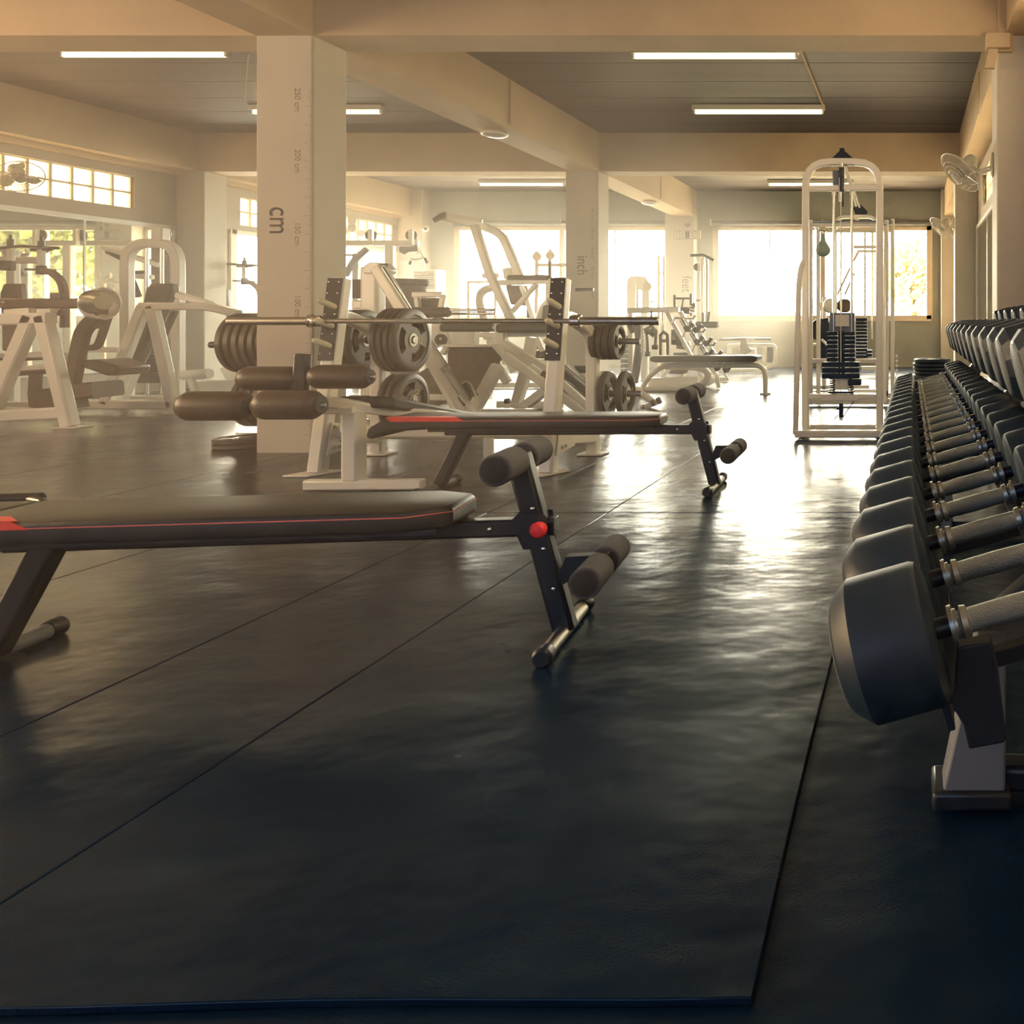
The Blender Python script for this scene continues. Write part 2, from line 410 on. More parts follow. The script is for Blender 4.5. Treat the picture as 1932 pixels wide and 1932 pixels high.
# windows --------------------------------------------------
def window(n, x0, x1, z0, z1, mull, plane='y', pos=D3, fw=.07):
    def B3(b, a, c, za, zb, t0, t1):
        if plane == 'y': box(b, ((a + c) / 2, pos + (t0 + t1) / 2, (za + zb) / 2), (c - a, t1 - t0, zb - za))
        else: box(b, (pos + (t0 + t1) / 2, (a + c) / 2, (za + zb) / 2), (t1 - t0, c - a, zb - za))
    s = 1 if plane == 'y' else -1
    b = MB(); e = .0
    lo, hi = (-.03, .09) if s > 0 else (-.09, .03)
    B3(b, x0 - .02, x1 + .02, z0 - .04, z0 + fw, lo, hi); B3(b, x0 - .02, x1 + .02, z1 - fw, z1 + .0, lo, hi)
    B3(b, x0 - .04, x0 + fw, z0, z1, lo, hi); B3(b, x1 - fw, x1 + .04, z0, z1, lo, hi)
    for c, w in mull: B3(b, c - w / 2, c + w / 2, z0 + .01, z1 - .01, lo * .8, hi * .8)
    f = struct('window_%d' % n, b, M['frame'])
    b = MB(); B3(b, x0 + fw / 2, x1 - fw / 2, z0 + fw / 2, z1 - fw / 2, .028 * s, .034 * s) if s > 0 else B3(b, x0 + fw / 2, x1 - fw / 2, z0 + fw / 2, z1 - fw / 2, -.034, -.028)
    ORG[0] = f.location.copy(); obj('pane', b, M['glass'], f)
    return f
def bx_(px): return (px - VX) * D3 / F
window(1, WB1[0], WB1[1], WB1[2], WB1[3], [(bx_(957), .025), (bx_(1061), .10), (bx_(1161), .025)])
window(2, WB2[0], WB2[1], WB2[2], WB2[3], [(bx_(1453), .025), (bx_(1552), .10), (bx_(1647), .025)])
window(3, WL2[0], WL2[1], WL2[2], WL2[3], [(12.2, .05), (13.1, .10), (14.05, .05)], 'x', XL, .06)
window(7, WE[0], WE[1], WE[2], WE[3], [(.8, .05), (2.4, .05)], 'x', XL, .06)  # assumed window out of view, put in with the warm left fill
window(8, WF[0], WF[1], WF[2], WF[3], [(-4.4, .05), (-2.9, .1), (-1.4, .05)], 'y', -3.1)  # unseen front window, put in to let blue light reach the foreground
for k, (a, c) in enumerate((WB1[:2], WB2[:2])):          # rolled blinds over the back windows
    t = thing('roller_blind', 'grey rolled-up blind above the ' + ('left' if k == 0 else 'right') + ' window of the back wall', 'blind', ((a + c) / 2, D3 - .06, 2.70), 'rolled blinds of the back wall')
    part('roll', M['rail'], t, lambda b: tube(b, [(a - .05, D3 - .06, 2.745), (c + .12, D3 - .06, 2.745)], .045, 16))
    for x in (a - .06, (a + c) / 2 + .0, c + .13):
        part('bracket', M['frame'], t, lambda b: box(b, (x, D3 - .05, 2.76), (.02, .1, .13)))
def blocks(n, hole, pos, s):
    y0, y1, z0, z1 = hole; N = round((y1 - y0) / .235); dy = (y1 - y0) / N; dz = (z1 - z0) / 2
    b = MB()
    for i in range(N + 1): box(b, (pos + s * .10, y0 + i * dy, (z0 + z1) / 2), (.11, .03, z1 - z0 + .02))
    for j in range(3): box(b, (pos + s * .10, (y0 + y1) / 2, z0 + j * dz), (.106, y1 - y0 + .02, .022))
    f = struct('window_%d' % n, b, M['frame']); ORG[0] = f.location.copy()
    b = MB()
    for i in range(N):
        for j in range(2): box(b, (pos + s * .10, y0 + (i + .5) * dy, z0 + (j + .5) * dz), (.085, dy - .03, dz - .022))
    obj('glass_blocks', b, M['block'], f, bev=.012)
blocks(4, GB1, XL, -1); blocks(5, GB2, XL, -1); blocks(6, GR1, XR, 1); blocks(9, GR0, XR, 1)  # last set lies out of view, added with the warm side fill

# mirrors
def mirror(name, pos, s, y0, y1, z0, z1, joints, lab):
    t = thing(name, lab, 'mirror', (pos, (y0 + y1) / 2, z0))
    part('mirror_glass', M['mirror'], t, lambda b: box(b, (pos + s * .012, (y0 + y1) / 2, (z0 + z1) / 2), (.012, y1 - y0, z1 - z0)))
    def fr(b):
        for z in (z0, z1): box(b, (pos + s * .016, (y0 + y1) / 2, z), (.03, y1 - y0 + .06, .055))
        for y in (y0, y1): box(b, (pos + s * .016, y, (z0 + z1) / 2), (.03, .055, z1 - z0 + .05))
    part('mirror_frame', M['white'], t, fr)
    for y in joints: part('joint_strip', M['white'], t, lambda b: box(b, (pos + s * .02, y, (z0 + z1) / 2), (.008, .022, z1 - z0)))
mirror('wall_mirror', XL, 1, 5.85, 10.42, .30, 2.105, (7.4, 9.31), 'large white-framed mirror on the left wall below the glass blocks')
mirror('wall_mirror', XR, -1, 5.85, 10.42, .30, 2.105, (7.4, 9.0), 'white-framed mirror on the right wall behind the dumbbell rack')

# tube lights
def tube_light(x, y, lab, flip=False):
    t = thing('tube_light', lab, 'light', (x, y, ZC - .11), 'fluorescent tube lights on the ceiling')
    part('housing', M['white'], t, lambda b: box(b, (x, y, ZC - .03), (1.52, .07, .06)), .006)
    for sx_ in (-1, 1): part('tube_holder', M['white'], t, lambda b: box(b, (x + sx_ * .735, y, ZC - .075), (.022, .03, .05)))
    part('tube', M['lamp'], t, lambda b: rod(b, (x - .725, y, ZC - .085), (x + .725, y, ZC - .085), .019, 16))
for x, y, l in ((-1.757, 7.18, 'lit tube light nearest the camera on the right, just behind the first cross beam'),
                (-1.73, 9.12, 'lit tube light on the right with a conduit reaching its end'),
                (-1.75, 14.05, 'lit tube light seen behind the tall cable tower'),
                (-6.87, 7.14, 'lit tube light at the upper left of the ceiling'),
                (-6.80, 9.12, 'lit tube light partly hidden by the ruler pillar'),
                (-6.85, 14.05, 'lit tube light farthest back on the left, above the bright window')):
    tube_light(x, y, l)
# ceiling discs under the long beam
for x, y, w in ((-4.28, 8.2, 'nearer'), (-4.28, 13.1, 'farther')):
    t = thing('ceiling_disc', 'round shallow white lamp disc under the long beam, the %s of two' % w, 'ceiling lamp', (x, y, ZB - .075))
    part('rim', M['white'], t, lambda b: cyl(b, (x, y, ZB), (x, y, ZB - .05), [(0, .085), (.02, .12), (.035, .135), (.05, .125)], 32))
    part('diffuser', M['plastic'], t, lambda b: cyl(b, (x, y, ZB - .05), (x, y, ZB - .075), [(0, .115), (.015, .09), (.025, .0)], 32))

# height rulers painted on the pillars
def ruler(parent, xedge, y, word, wx, wz, ws, lx, labels, top, tick, big='7'):
    ORG[0] = parent.location.copy()
    b = MB(); n = int(top / tick)
    for i in range(1, n):
        L = .05 if i % 10 == 0 else (.032 if i % 5 == 0 else .02)
        box(b, (xedge - L / 2 - .004, y - .0008, i * tick), (L, .0012, .003))
    obj('ruler_ticks', b, M['inkpale'], parent)
    rot = Matrix.Rotation(R(90), 4, 'X')
    def put(nm, s, size, x, z, m_):
        # lettering reads downwards, feet of the letters to the left
        mt = Matrix.Translation((x, y - .001, z)) @ rot @ Matrix.Rotation(R(-90), 4, 'Z') @ Matrix.Diagonal((.78 if nm == 'ruler_word' else 1, 1, 1, 1))
        text_mesh(nm, s, size, m_, parent, mt)
    put('ruler_word', word, ws, wx, wz, M['ink'])
    for s, z in labels: put('ruler_label', s, .055, lx, z, M['inkpale'])
P_ = lambda px, py, D: at(px, py, D)
q = P_(526, 416, D1); ruler(pc1, PX1, D1, 'cm', q.x, q.z, .205, P_(561, 0, D1).x,
    [('50 cm', .50), ('100 cm', 1.0), ('150 cm', 1.5), ('200 cm', 2.0), ('250 cm', 2.42)], 2.5, .0125)
q = P_(1098, 501, D2); ruler(pc2, PX1 - .02, D2, 'inch', q.x, q.z, .20, P_(1118, 0, D2).x,
    [('50 inch', 1.27), ('60 inch', 1.52), ('70 inch', 1.78), ('80 inch', 2.03), ('90 inch', 2.29)], 2.5, .0254)
q = P_(1295, 536, D3 - .28); ruler(pc3, PX1 + .02, D3 - .28, 'feet', q.x, q.z, .26, P_(1291, 0, D3 - .28).x - .0,
    [('7', P_(1297, 556, D3).z)], 2.4, .0762)

# outside: ground, trees and a pale fence seen through the windows
b = MB(); box(b, (-4, 32, -.6), (70, 33, .2)); struct('ground', b, mat('outdoor_ground', (.62, .56, .42), .9, var=.15, vs=.6))
def tree(x, y, h, r, lab, seed):
    rnd = random.Random(seed)
    t = thing('tree', lab, 'tree', (x, y, -.5), 'trees outside the windows')
    def tr(b):
        tube(b, [(x, y, -.5), (x + .1, y, h * .35), (x - .1, y + .1, h * .7)], .13, 10)
        for k in range(7):
            a = rnd.uniform(0, 6.28); tube(b, [(x, y, h * (.3 + .06 * k)), (x + math.cos(a) * r * .5, y + math.sin(a) * r * .5, h * (.45 + .06 * k)), (x + math.cos(a) * r * .8, y + math.sin(a) * r * .8, h * (.6 + .05 * k))], .04, 6)
    part('trunk', M['trunk'], t, tr)
    def lf(b):
        for k in range(2600):
            u = V((rnd.gauss(0, 1), rnd.gauss(0, 1), rnd.gauss(0, .8))).normalized() * (rnd.random() ** .4) * r
            c = V((x, y, h * .62)) + V((u.x, u.y, u.z * 1.1)); s = rnd.uniform(.07, .15)
            d = V((rnd.gauss(0, 1), rnd.gauss(0, 1), rnd.gauss(0, 1))).normalized(); e = d.orthogonal().normalized(); g_ = d.cross(e)
            b.faces.new([b.verts.new(c + e * s * 1.5), b.verts.new(c + g_ * s * .6), b.verts.new(c - e * s * 1.5), b.verts.new(c - g_ * s * .6)])
    part('crown', M['leaf' if x > 1 else 'leafglare'], t, lf)
for i, (x, y, h, r) in enumerate(((.1, 30, 4.2, 1.4), (3.0, 20.5, 4.4, 1.5), (6.3, 22, 4.8, 1.7), (10.2, 23, 5.2, 2.0))):
    tree(x, y, h, r, 'leafy tree outside the back windows, ' + ['pale behind the right window', 'right one of three seen in the mirror', 'middle one of three seen in the mirror', 'left one of three seen in the mirror'][i], i)

# ------------------------------------------------------------------ sit-up benches
def L_(o, name, m, fn, bev=0): ORG[0] = V((0, 0, 0)); return part(name, m, o, fn, bev)
def situp_bench(loc, rz, label, length=1.46, handle=True, knob=True):
    """x runs from the roller end (0) along the pad, y across, origin on the floor under the roller post"""
    t = thing('sit_up_bench', label, 'bench', loc, 'sit-up benches on the mats'); ORG[0] = V((0, 0, 0))
    # pad: flat board with cut corners at the roller end
    x0, x1, w = .27, length + .0, .14
    zt, zb = .405, .345
    def outline(z, k=0, xa=x0, xb=x1):
        c = .11
        return [(xa + k, -w + c * .55, z), (xa + k + .10, -w + k * .6, z), (xb - k, -w + k * .6, z), (xb - k, w - k * .6, z), (xa + k + .10, w - k * .6, z), (xa + k, w - c * .55, z)]
    def pad(b):
        rings = []
        for z, k in ((zb, .012), (zb + .012, 0), (zt - .016, 0), (zt - .004, .006), (zt, .018)):
            rings.append([b.verts.new(p) for p in outline(z, k)])
        for A, B_ in zip(rings, rings[1:]):
            for i in range(6): b.faces.new((A[i], A[(i + 1) % 6], B_[(i + 1) % 6], B_[i]))
        b.faces.new(rings[0][::-1]); b.faces.new(rings[-1])
    def pipp(b): tube(b, outline(zt - .016, -.001), .0017, 6, closed=True)
    red0 = 1.30
    p = L_(t, 'pad', M['vinyl'], pad, .006)
    L_(p, 'piping', M['piping'], pipp)
    # red wedge panels at the head end, wrapped round the pad
    def red(b):
        for s in (1,):
            yo = s * (w + .0045)
            poly = [(red0 - .05, yo, zt - .018), (red0 - .0, yo * .93, zt + .0015), (x1 + .20, yo * .93, zt + .0015), (x1 + .17, yo, zt - .018)]
            prism(b, poly, (0, -s * .004, 0))
            prism(b, [(red0 - .02, yo * .93, zt + .0015), (red0 + .05, s * .075, zt + .002), (x1 + .20, s * .075, zt + .002), (x1 + .20, yo * .93, zt + .001)], (0, 0, .0012))
    def head(b):
        prof = [(x1 - .01, zb), (x1 + .18, zb - .01), (x1 + .27, zb - .05), (x1 + .30, zb - .04), (x1 + .29, zb + .005), (x1 + .20, zt), (x1 - .01, zt)]
        prism(b, [(x, -w, z) for x, z in prof], (0, 2 * w, 0))
    h = L_(t, 'head_pad', M['vinyl'], head, .014)
    L_(h, 'red_panel', M['red'], red, .001)
    # steel spine and post
    L_(t, 'frame', M['black'], lambda b: (bar(b, [(.02, 0, .322), (1.42, 0, .322)], .05, .05),
        bar(b, [(x0 + .03, -.10, .338), (x1, -.10, .338)], .02, .02), bar(b, [(x0 + .03, .10, .338), (x1, .10, .338)], .02, .02)), .003)
    L_(t, 'post', M['black'], lambda b: bar(b, [(-.005, 0, .02), (.125, 0, .53)], .055, .062), .003)
    for s in (-1, 1):
        def bracket(b): prism(b, [(.03, s * .031, .265), (.10, s * .031, .265), (.135, s * .031, .345), (.11, s * .031, .372), (.04, s * .031, .36)], (0, s * .004, 0))
        L_(t, 'pivot_bracket', M['black'], bracket)
    if knob: L_(t, 'knob', M['redp'], lambda b: cyl(b, (.052, .036, .325), (.052, .075, .325), [(0, .010), (.008, .021), (.026, .023), (.036, .016), (.038, .004)], 20))
    for x, z in ((.045, .265), (.018, .15), (.19, .325), (.075, .38)):
        L_(t, 'bolt', M['chrome'], lambda b: cyl(b, (x, .034, z), (x, .040, z), [(0, .007), (.004, .006), (.006, .002)], 10))
    # lower roller arm
    L_(t, 'roller_arm', M['black'], lambda b: (prism(b, [(-.01, -.02, .235), (.03, -.02, .14), (-.08, -.02, .195), (-.125, -.02, .20), (-.125, -.02, .238)], (0, .04, 0)), rod(b, (-.105, -.17, .205), (-.105, .17, .205), .010)), .002)
    L_(t, 'roller_axle', M['black'], lambda b: rod(b, (.125, -.178, .515), (.125, .178, .515), .011))
    for x, z in ((.125, .515), (-.105, .205)):
        for s in (-1, 1):
            r = L_(t, 'foam_roller', M['foam'], lambda b: cyl(b, (x, s * .030, z), (x, s * .175, z), [(0, .038), (.004, .043), (.140, .043), (.145, .039)], 32))
            L_(r, 'end_cap', M['foamend'], lambda b: cyl(b, (x, s * .1745, z), (x, s * .179, z), [(0, .036), (.003, .030), (.0045, .012)], 24))
    # feet
    def foot(b, x, hw): tube(b, [(x, -hw, .022), (x, hw, .022)], .021, 16)
    for x, hw, px_ in ((-.005, .20, -.005), (1.47, .20, 1.47)):
        f = L_(t, 'foot_bar', M['steel'] if x < 0 else M['grey'], lambda b: foot(b, x, hw))
        for s in (-1, 1): L_(f, 'foot_cap', M['black'], lambda b: cyl(b, (x, s * (hw - .035), .024), (x, s * (hw + .012), .024), [(0, .0235), (.008, .027), (.04, .027), (.047, .020)], 16))
    L_(t, 'leg', M['black'], lambda b: bar(b, [(1.31, 0, .335), (1.46, 0, .03)], .055, .062), .003)
    if handle: L_(t, 'handle_grip', M['black'], lambda b: (tube(b, [(1.50, -.10, .35), (1.50, -.20, .385), (1.58, -.235, .39)], .012, 10, .03), cyl(b, (1.54, -.235, .39), (1.72, -.235, .39), [(0, .012), (.004, .017), (.176, .017), (.18, .012)], 14)))
    t.rotation_euler = (0, 0, rz)
    return t
situp_bench((-1.00, 2.30, 0), R(187), 'black sit-up bench with red knob and grey foam rollers, nearest the camera')
situp_bench((-1.055, 4.30, 0), R(182), 'black sit-up bench with a red head end, behind the nearest bench', handle=False, knob=False)

# ------------------------------------------------------------------ dumbbells and their rack
TILT = R(15.6)
def dumbbell(r, hl, gl, faces=32, mh=None, label='', group='', collar=True):
    """lies along x, origin at the middle of the grip"""
    t = thing('dumbbell', label, 'dumbbell', (0, 0, 0), group); ORG[0] = V((0, 0, 0))
    L_(t, 'neck', M['black'], lambda b: rod(b, (-gl / 2 - .022, 0, 0), (gl / 2 + .022, 0, 0), .014))
    for s in (-1, 1):
        a = s * (gl / 2 + (.020 if collar else 0)); c = min(.028, hl * .22)
        h = L_(t, 'head', M['rubber'], lambda b: cyl(b, (a, 0, 0), (a + s * hl, 0, 0), [(0, r * .86), (.006, r * .97), (.014, r), (hl - c, r), (hl - .004, r * .80), (hl, r * .74)], faces))
        L_(h, 'end_plate', M['rubend'], lambda b: cyl(b, (a + s * (hl - .001), 0, 0), (a + s * (hl + .003), 0, 0), [(0, r * .74), (.003, r * .70)], faces))
        if collar:
            L_(t, 'collar', M['collar'], lambda b, a=s * gl / 2: (cyl(b, (a - s * .001, 0, 0), (a - s * .012, 0, 0), [(0, .026), (.006, .026), (.0065, .020), (.011, .020)], 24),
                                                   cyl(b, (a - s * .016, 0, 0), (a - s * .028, 0, 0), [(0, .018), (.002, .022), (.010, .021), (.012, .0165)], 24)))
    L_(t, 'grip', M['grip'], lambda b: cyl(b, (-gl / 2 + .01, 0, 0), (gl / 2 - .01, 0, 0), [(0, .0155), (.02, .0165), (gl / 2 - .01, .0175), (gl - .04, .0165), (gl - .02, .0155)], 20))
    return t
order = ['nearest the camera, huge in the corner', 'second', 'third', 'fourth', 'fifth', 'sixth', 'seventh', 'eighth', 'ninth', 'tenth', 'eleventh', 'twelfth', 'thirteenth', 'fourteenth',
         'fifteenth', 'sixteenth', 'seventeenth', 'eighteenth', 'nineteenth', 'twentieth', 'twenty-first']
NL = 21
for i in range(NL):
    y = 1.08 + .2055 * i
    r = .095 - .0012 * i; hl = .130 - .0006 * i
    lab = ('round black rubber dumbbell nearest the camera, lowest tier of the rack' if i == 0 else
           'round black rubber dumbbell on the lower tier, at the far end' if i == NL - 1 else
           'round black rubber dumbbell on the lower tier, %s from the camera' % order[i])
    d = dumbbell(r, hl, .177, 40, label=lab, group='round dumbbells on the lower rack tier')
    d.location = (.140, y, .527); d.rotation_euler = (0, -TILT, 0); d.rotation_euler.rotate_axis('X', random.uniform(0, 3))
yu = [1.55, 1.80, 2.12, 2.36, 2.66, 2.98, 3.28, 3.62, 3.95, 4.28, 4.62, 4.92, 5.18]
for i, y in enumerate(yu):
    r = .108 - .0014 * i; hl = .15 - .001 * i
    lab = ('round black dumbbell with grey end on the upper tier, ' + (['nearest the camera', 'second', 'third', 'fourth', 'fifth', 'sixth', 'seventh', 'eighth', 'ninth', 'tenth', 'eleventh', 'twelfth', 'at the far end'][i]) + ('' if i in (0, 12) else ' from the camera'))
    d = dumbbell(r, hl, .15, 12, label=lab, group='faceted dumbbells on the upper rack tier')
    for c in d.children:
        if c.name.startswith('head'):
            for p in c.data.polygons: p.use_smooth = False
    d.location = (.27 + (hl + .075) * math.cos(TILT), y, .855); d.rotation_euler = (0, -TILT, 0); d.rotation_euler.rotate_axis('X', R(15))
t = thing('dumbbell_rack', 'long two-tier dumbbell rack with grey legs and black trays along the right wall', 'rack', (.45, 3.2, -.012))
ct, st_ = math.cos(TILT), math.sin(TILT)
def tray(b, xc, zc, half, y0, y1):
    for u in (-half, half):
        p = V((xc + u * ct, 0, zc + u * st_))
        bar(b, [(p.x, y0, p.z), (p.x, y1, p.z)], .05, .012, n=(ct, 0, st_))
        q = p + V((st_ * 1, 0, -ct)) * .0
        bar(b, [(p.x, y0, p.z - .022), (p.x, y1, p.z - .022)], .012, .045, n=(ct, 0, st_))
part('lower_tray', M['black'], t, lambda b: (tray(b, .165, .408, .115, 1.13, 5.35), [box(b, (.165, y, .375), (.26, .03, .025), Matrix.Rotation(-TILT, 3, 'Y')) for y in (1.3, 1.95, 2.8, 3.7, 4.6, 5.3)]), .002)
part('upper_tray', M['black'], t, lambda b: (tray(b, .52, .755, .12, 1.4, 5.35), [box(b, (.52, y, .725), (.28, .03, .03), Matrix.Rotation(-TILT, 3, 'Y')) for y in (1.45, 2.4, 3.7, 4.6, 5.3)]), .002)
part('tray_end_plate', M['black'], t, lambda b: prism(b, [at(px_, py_, 1.10) for px_, py_ in ((1806, 1222), (1872, 1210), (1884, 1262), (1901, 1395), (1893, 1403), (1828, 1415), (1818, 1370), (1800, 1340))], (0, .03, 0)), .003)
for n_, y in enumerate((1.50, 3.35, 5.25)):
    lg = part('leg', M['grey'], t, lambda b: prism(b, [(.062, y, .02), (.182, y, .02), (.182, y, .33), (.13, y, .33), (.085, y, .13)], (0, .07, 0)), .006)
    part('brace', M['grey'], lg, lambda b: prism(b, [(.14, y + .01, .30), (.20, y + .01, .30), (.44, y + .01, .52), (.60, y + .01, .74), (.50, y + .01, .74), (.34, y + .01, .52), (.14, y + .01, .35)], (0, .05, 0)), .004)
    part('floor_beam', M['black'], lg, lambda b: (bar(b, [(.18, y + .06, .03), (.80, y + .035, .03)], .06, .05),), .004)
    part('rear_post', M['grey'], lg, lambda b: bar(b, [(.80, y + .035, .03), (.80, y + .035, .80), (.66, y + .035, .80)], .06, .05), .004)
    part('foot_cap', M['black'], lg, lambda b: box(b, (.118, y + .04, .012), (.15, .10, .036)), .008)
part('long_rail', M['grey'], t, lambda b: (box(b, (.56, 3.35, .60), (.02, 3.9, .20), Matrix.Rotation(R(20), 3, 'Y')),), .004)

# weight plates -------------------------------------------------------
def grip_plate(label, group, r=.22, th=.04, cat='weight plate'):
    """upright three-hole plate, axis along x, origin at the centre"""
    t = thing('weight_plate', label, cat, (0, 0, 0), group); ORG[0] = V((0, 0, 0))
    NR, NS = [.13, .26, .42, .56, .70, .80], 48
    def body(b):
        verts = {}
        def vv(s, k, j):
            key = (s, k, j % NS)
            if key not in verts:
                a = 2 * PI * (j % NS) / NS; rr = NR[k] * r
                verts[key] = b.verts.new((s * th * .34, rr * math.cos(a), rr * math.sin(a)))
            return verts[key]
        def hole(k, j):
            jj = (j + .5) % (NS / 3); 
            return 1 <= k <= 3 and k > 1 and 3.2 < jj < 12.8 or (k == 3 and 2.6 < jj < 13.4)
        solid = {(k, j): not hole(k, j) for k in range(len(NR) - 1) for j in range(NS)}
        for (k, j), s_ in solid.items():
            if not s_: continue
            for s in (-1, 1): b.faces.new([vv(s, k, j), vv(s, k + 1, j), vv(s, k + 1, j + 1), vv(s, k, j + 1)])
            for dk, dj, e in ((-1, 0, ((k, j), (k, j + 1))), (1, 0, ((k + 1, j), (k + 1, j + 1))), (0, -1, ((k, j), (k + 1, j))), (0, 1, ((k, j + 1), (k + 1, j + 1)))):
                nb = (k + dk, (j + dj) % NS)
                if not solid.get(nb, False):
                    (ka, ja), (kb, jb) = e
                    b.faces.new([vv(-1, ka, ja), vv(-1, kb, jb), vv(1, kb, jb), vv(1, ka, ja)])
    def rim(b):
        pr = [(-th / 2, .80 * r), (-th / 2, .93 * r), (-th * .3, r), (th * .3, r), (th / 2, .93 * r), (th / 2, .80 * r)]
        k = 48; rings = [[b.verts.new((x, rr * math.cos(2 * PI * i / k), rr * math.sin(2 * PI * i / k))) for i in range(k)] for x, rr in pr]
        for q_ in range(len(rings)):
            A, B_ = rings[q_], rings[(q_ + 1) % len(rings)]
            for i in range(k): b.faces.new((A[i], A[(i + 1) % k], B_[(i + 1) % k], B_[i]))
    L_(t, 'web', M['plate'], body)
    L_(t, 'rim', M['plate'], rim)
    def hub(b):
        k = 24; pr = [(-th * .45, .028), (-th * .45, .045), (th * .45, .045), (th * .45, .028)]
        rings = [[b.verts.new((x, rr * math.cos(2 * PI * i / k), rr * math.sin(2 * PI * i / k))) for i in range(k)] for x, rr in pr]
        for q_ in range(4):
            A, B_ = rings[q_], rings[(q_ + 1) % 4]
            for i in range(k): b.faces.new((A[i], A[(i + 1) % k], B_[(i + 1) % k], B_[i]))
    L_(t, 'steel_hub', M['steel'], hub)
    return t
def mark_plate(t, s, r, th):      # the number printed on the outer face
    ORG[0] = V((0, 0, 0))
    mt = Matrix.Translation((th * .36, .30 * r, -.04 * r)) @ Matrix.Rotation(R(90), 4, 'Z') @ Matrix.Rotation(R(90), 4, 'X')
    text_mesh('number', s, r * .34, M['yellow'], t, mt)
def plate_stack(x_out, step, n, y, z, r, where, th=.04, num=None, rot=0):
    """n plates side by side on a peg; x_out = centre of the outermost, the rest follow towards -x by step"""
    for i in range(n):
        lab = ('outermost grey grip plate ' + where) if i == 0 else ('grey plate behind the outermost one ' + where)
        p = grip_plate(lab, 'grip plates ' + where, r, th)
        if i == 0 and num: mark_plate(p, num, r, th)
        p.location = (x_out - step * i, y, z); p.rotation_euler = (random.uniform(-.6, .6) if i else rot, 0, 0)

# ------------------------------------------------------------------ bench press rack with barbell
t = thing('bench_press_rack', 'white bench press rack holding the long barbell on its cream pegs', 'rack', (-2.8, 4.95, 0))
ups = {}
for s, xb, xt in ((-1, -3.50, -3.50), (1, -2.14, -2.14)):
    bt, tp = V((xb, 4.70, .01)), V((xt, 4.90, 1.165)); dr = (tp - bt).normalized(); ups[s] = (bt, dr)
    u = part('upright', M['white'], t, lambda b: bar(b, [bt, tp], .085, .085), .004)
    nrm = V((0, -dr.z, dr.y)).normalized()
    def pt(h, x=0, off=0): return bt + dr * h + V((x, 0, 0)) + nrm * off
    def bp(b):
        a = [pt(.66, -.046, .044), pt(.66, .046, .044), pt(1.165, .046, .044), pt(1.165, -.046, .044)]; prism(b, a, nrm * .012)
    bpl = part('bolt_plate', M['black'], u, bp, .002)
    for h in (.70, .82, .94, 1.07, 1.14):
        for x in (-.03, .03):
            part('bolt', M['chrome'], u, lambda b: cyl(b, pt(h, x, .055), pt(h, x, .065), [(0, .007), (.006, .006), (.009, .001)], 10))
    for h in (.765, .885, 1.005):
        part('peg', M['cream'], u, lambda b: cyl(b, pt(h - .02, .02, .05), pt(h + .005, -.005, .17), [(0, .017), (.02, .019), (.10, .019), (.115, .014), (.122, .004)], 16))
    part('foot_plate', M['white'], u, lambda b: prism(b, [(xb - .13, 4.60, .001), (xb + .02, 4.60, .001), (xb + .10, 4.78, .001), (xb - .06, 4.78, .001)], (0, 0, .012)), .003)
    xl = xb + (-.09 if s < 0 else 0.0)
    rl = part('rear_leg', M['white'], t, lambda b: (bar(b, fil([(xb, 4.86, .94), (xl - .02 * s, 5.05, .93), (xl, 5.37, .83), (xl, 5.37, .02)], .16, 7), .075, .075, n=(1, 0, 0)),), .003)
    part('foot_plate', M['white'], rl, lambda b: box(b, (xl, 5.38, .008), (.17, .14, .012)), .003)
    part('side_beam', M['white'], t, lambda b: bar(b, [(xb, 4.74, .20), (xl, 5.36, .13)], .08, .09, n=(1, 0, 0)), .003)
    part('gusset', M['white'], t, lambda b: prism(b, [(xb + .05, 4.70, .11), (xb + .05, 4.95, .13), (xb + .05, 4.95, .26), (xb + .05, 4.74, .30)], (.008, 0, 0)), .002)
    for h in (.15, .27):
        for x in (.0, .05): part('bolt', M['steel'], t, lambda b: cyl(b, (xb + .058, 4.76 + x, h), (xb + .07, 4.76 + x, h), [(0, .012), (.01, .010)], 6))
part('rear_cross_beam', M['white'], t, lambda b: bar(b, [(-3.55, 5.33, .16), (-2.14, 5.33, .16)], .08, .09), .003)
part('front_cross_beam', M['white'], t, lambda b: bar(b, [(-3.5, 4.80, .24), (-2.14, 4.80, .24)], .06, .07), .003)
for x0, x1, z in ((-3.85, -3.36, .775), (-3.80, -3.36, .38), (-2.14, -1.83, .765), (-2.14, -1.82, .41)):
    part('storage_peg', M['steel'], t, lambda b: rod(b, (x0, 5.40, z), (x1, 5.40, z), .020))
t = thing('barbell', 'long steel barbell lying across the white bench press rack', 'barbell', (-2.77, 4.735, .90))
zb_, yb = .905, 4.735
part('bar', M['steel'], t, lambda b: rod(b, (-3.6, yb, zb_), (-1.95, yb, zb_), .0145, 16))
part('knurling', M['grip'], t, lambda b: (rod(b, (-3.05, yb, zb_), (-2.78, yb, zb_), .0150, 16)))
for s, c, e in ((-1, -3.545, -4.06), (1, -1.985, -1.49)):
    sl = part('sleeve', M['steel'], t, lambda b: cyl(b, (c, yb, zb_), (e, yb, zb_), [(0, .024), (abs(e - c) - .006, .024), (abs(e - c), .019)], 24))
    part('collar', M['chrome'], sl, lambda b: cyl(b, (c - s * .035, yb, zb_), (c + s * .03, yb, zb_), [(0, .026), (.004, .034), (.03, .037), (.04, .034), (.045, .040), (.06, .040), (.065, .034)], 24))
plate_stack(-3.385, .043, 4, 5.40, .775, .215, 'on the upper inner peg of the rack, left side', num='10')
plate_stack(-3.70, .043, 3, 5.40, .775, .205, 'on the upper outer peg of the rack, left side', num='5')
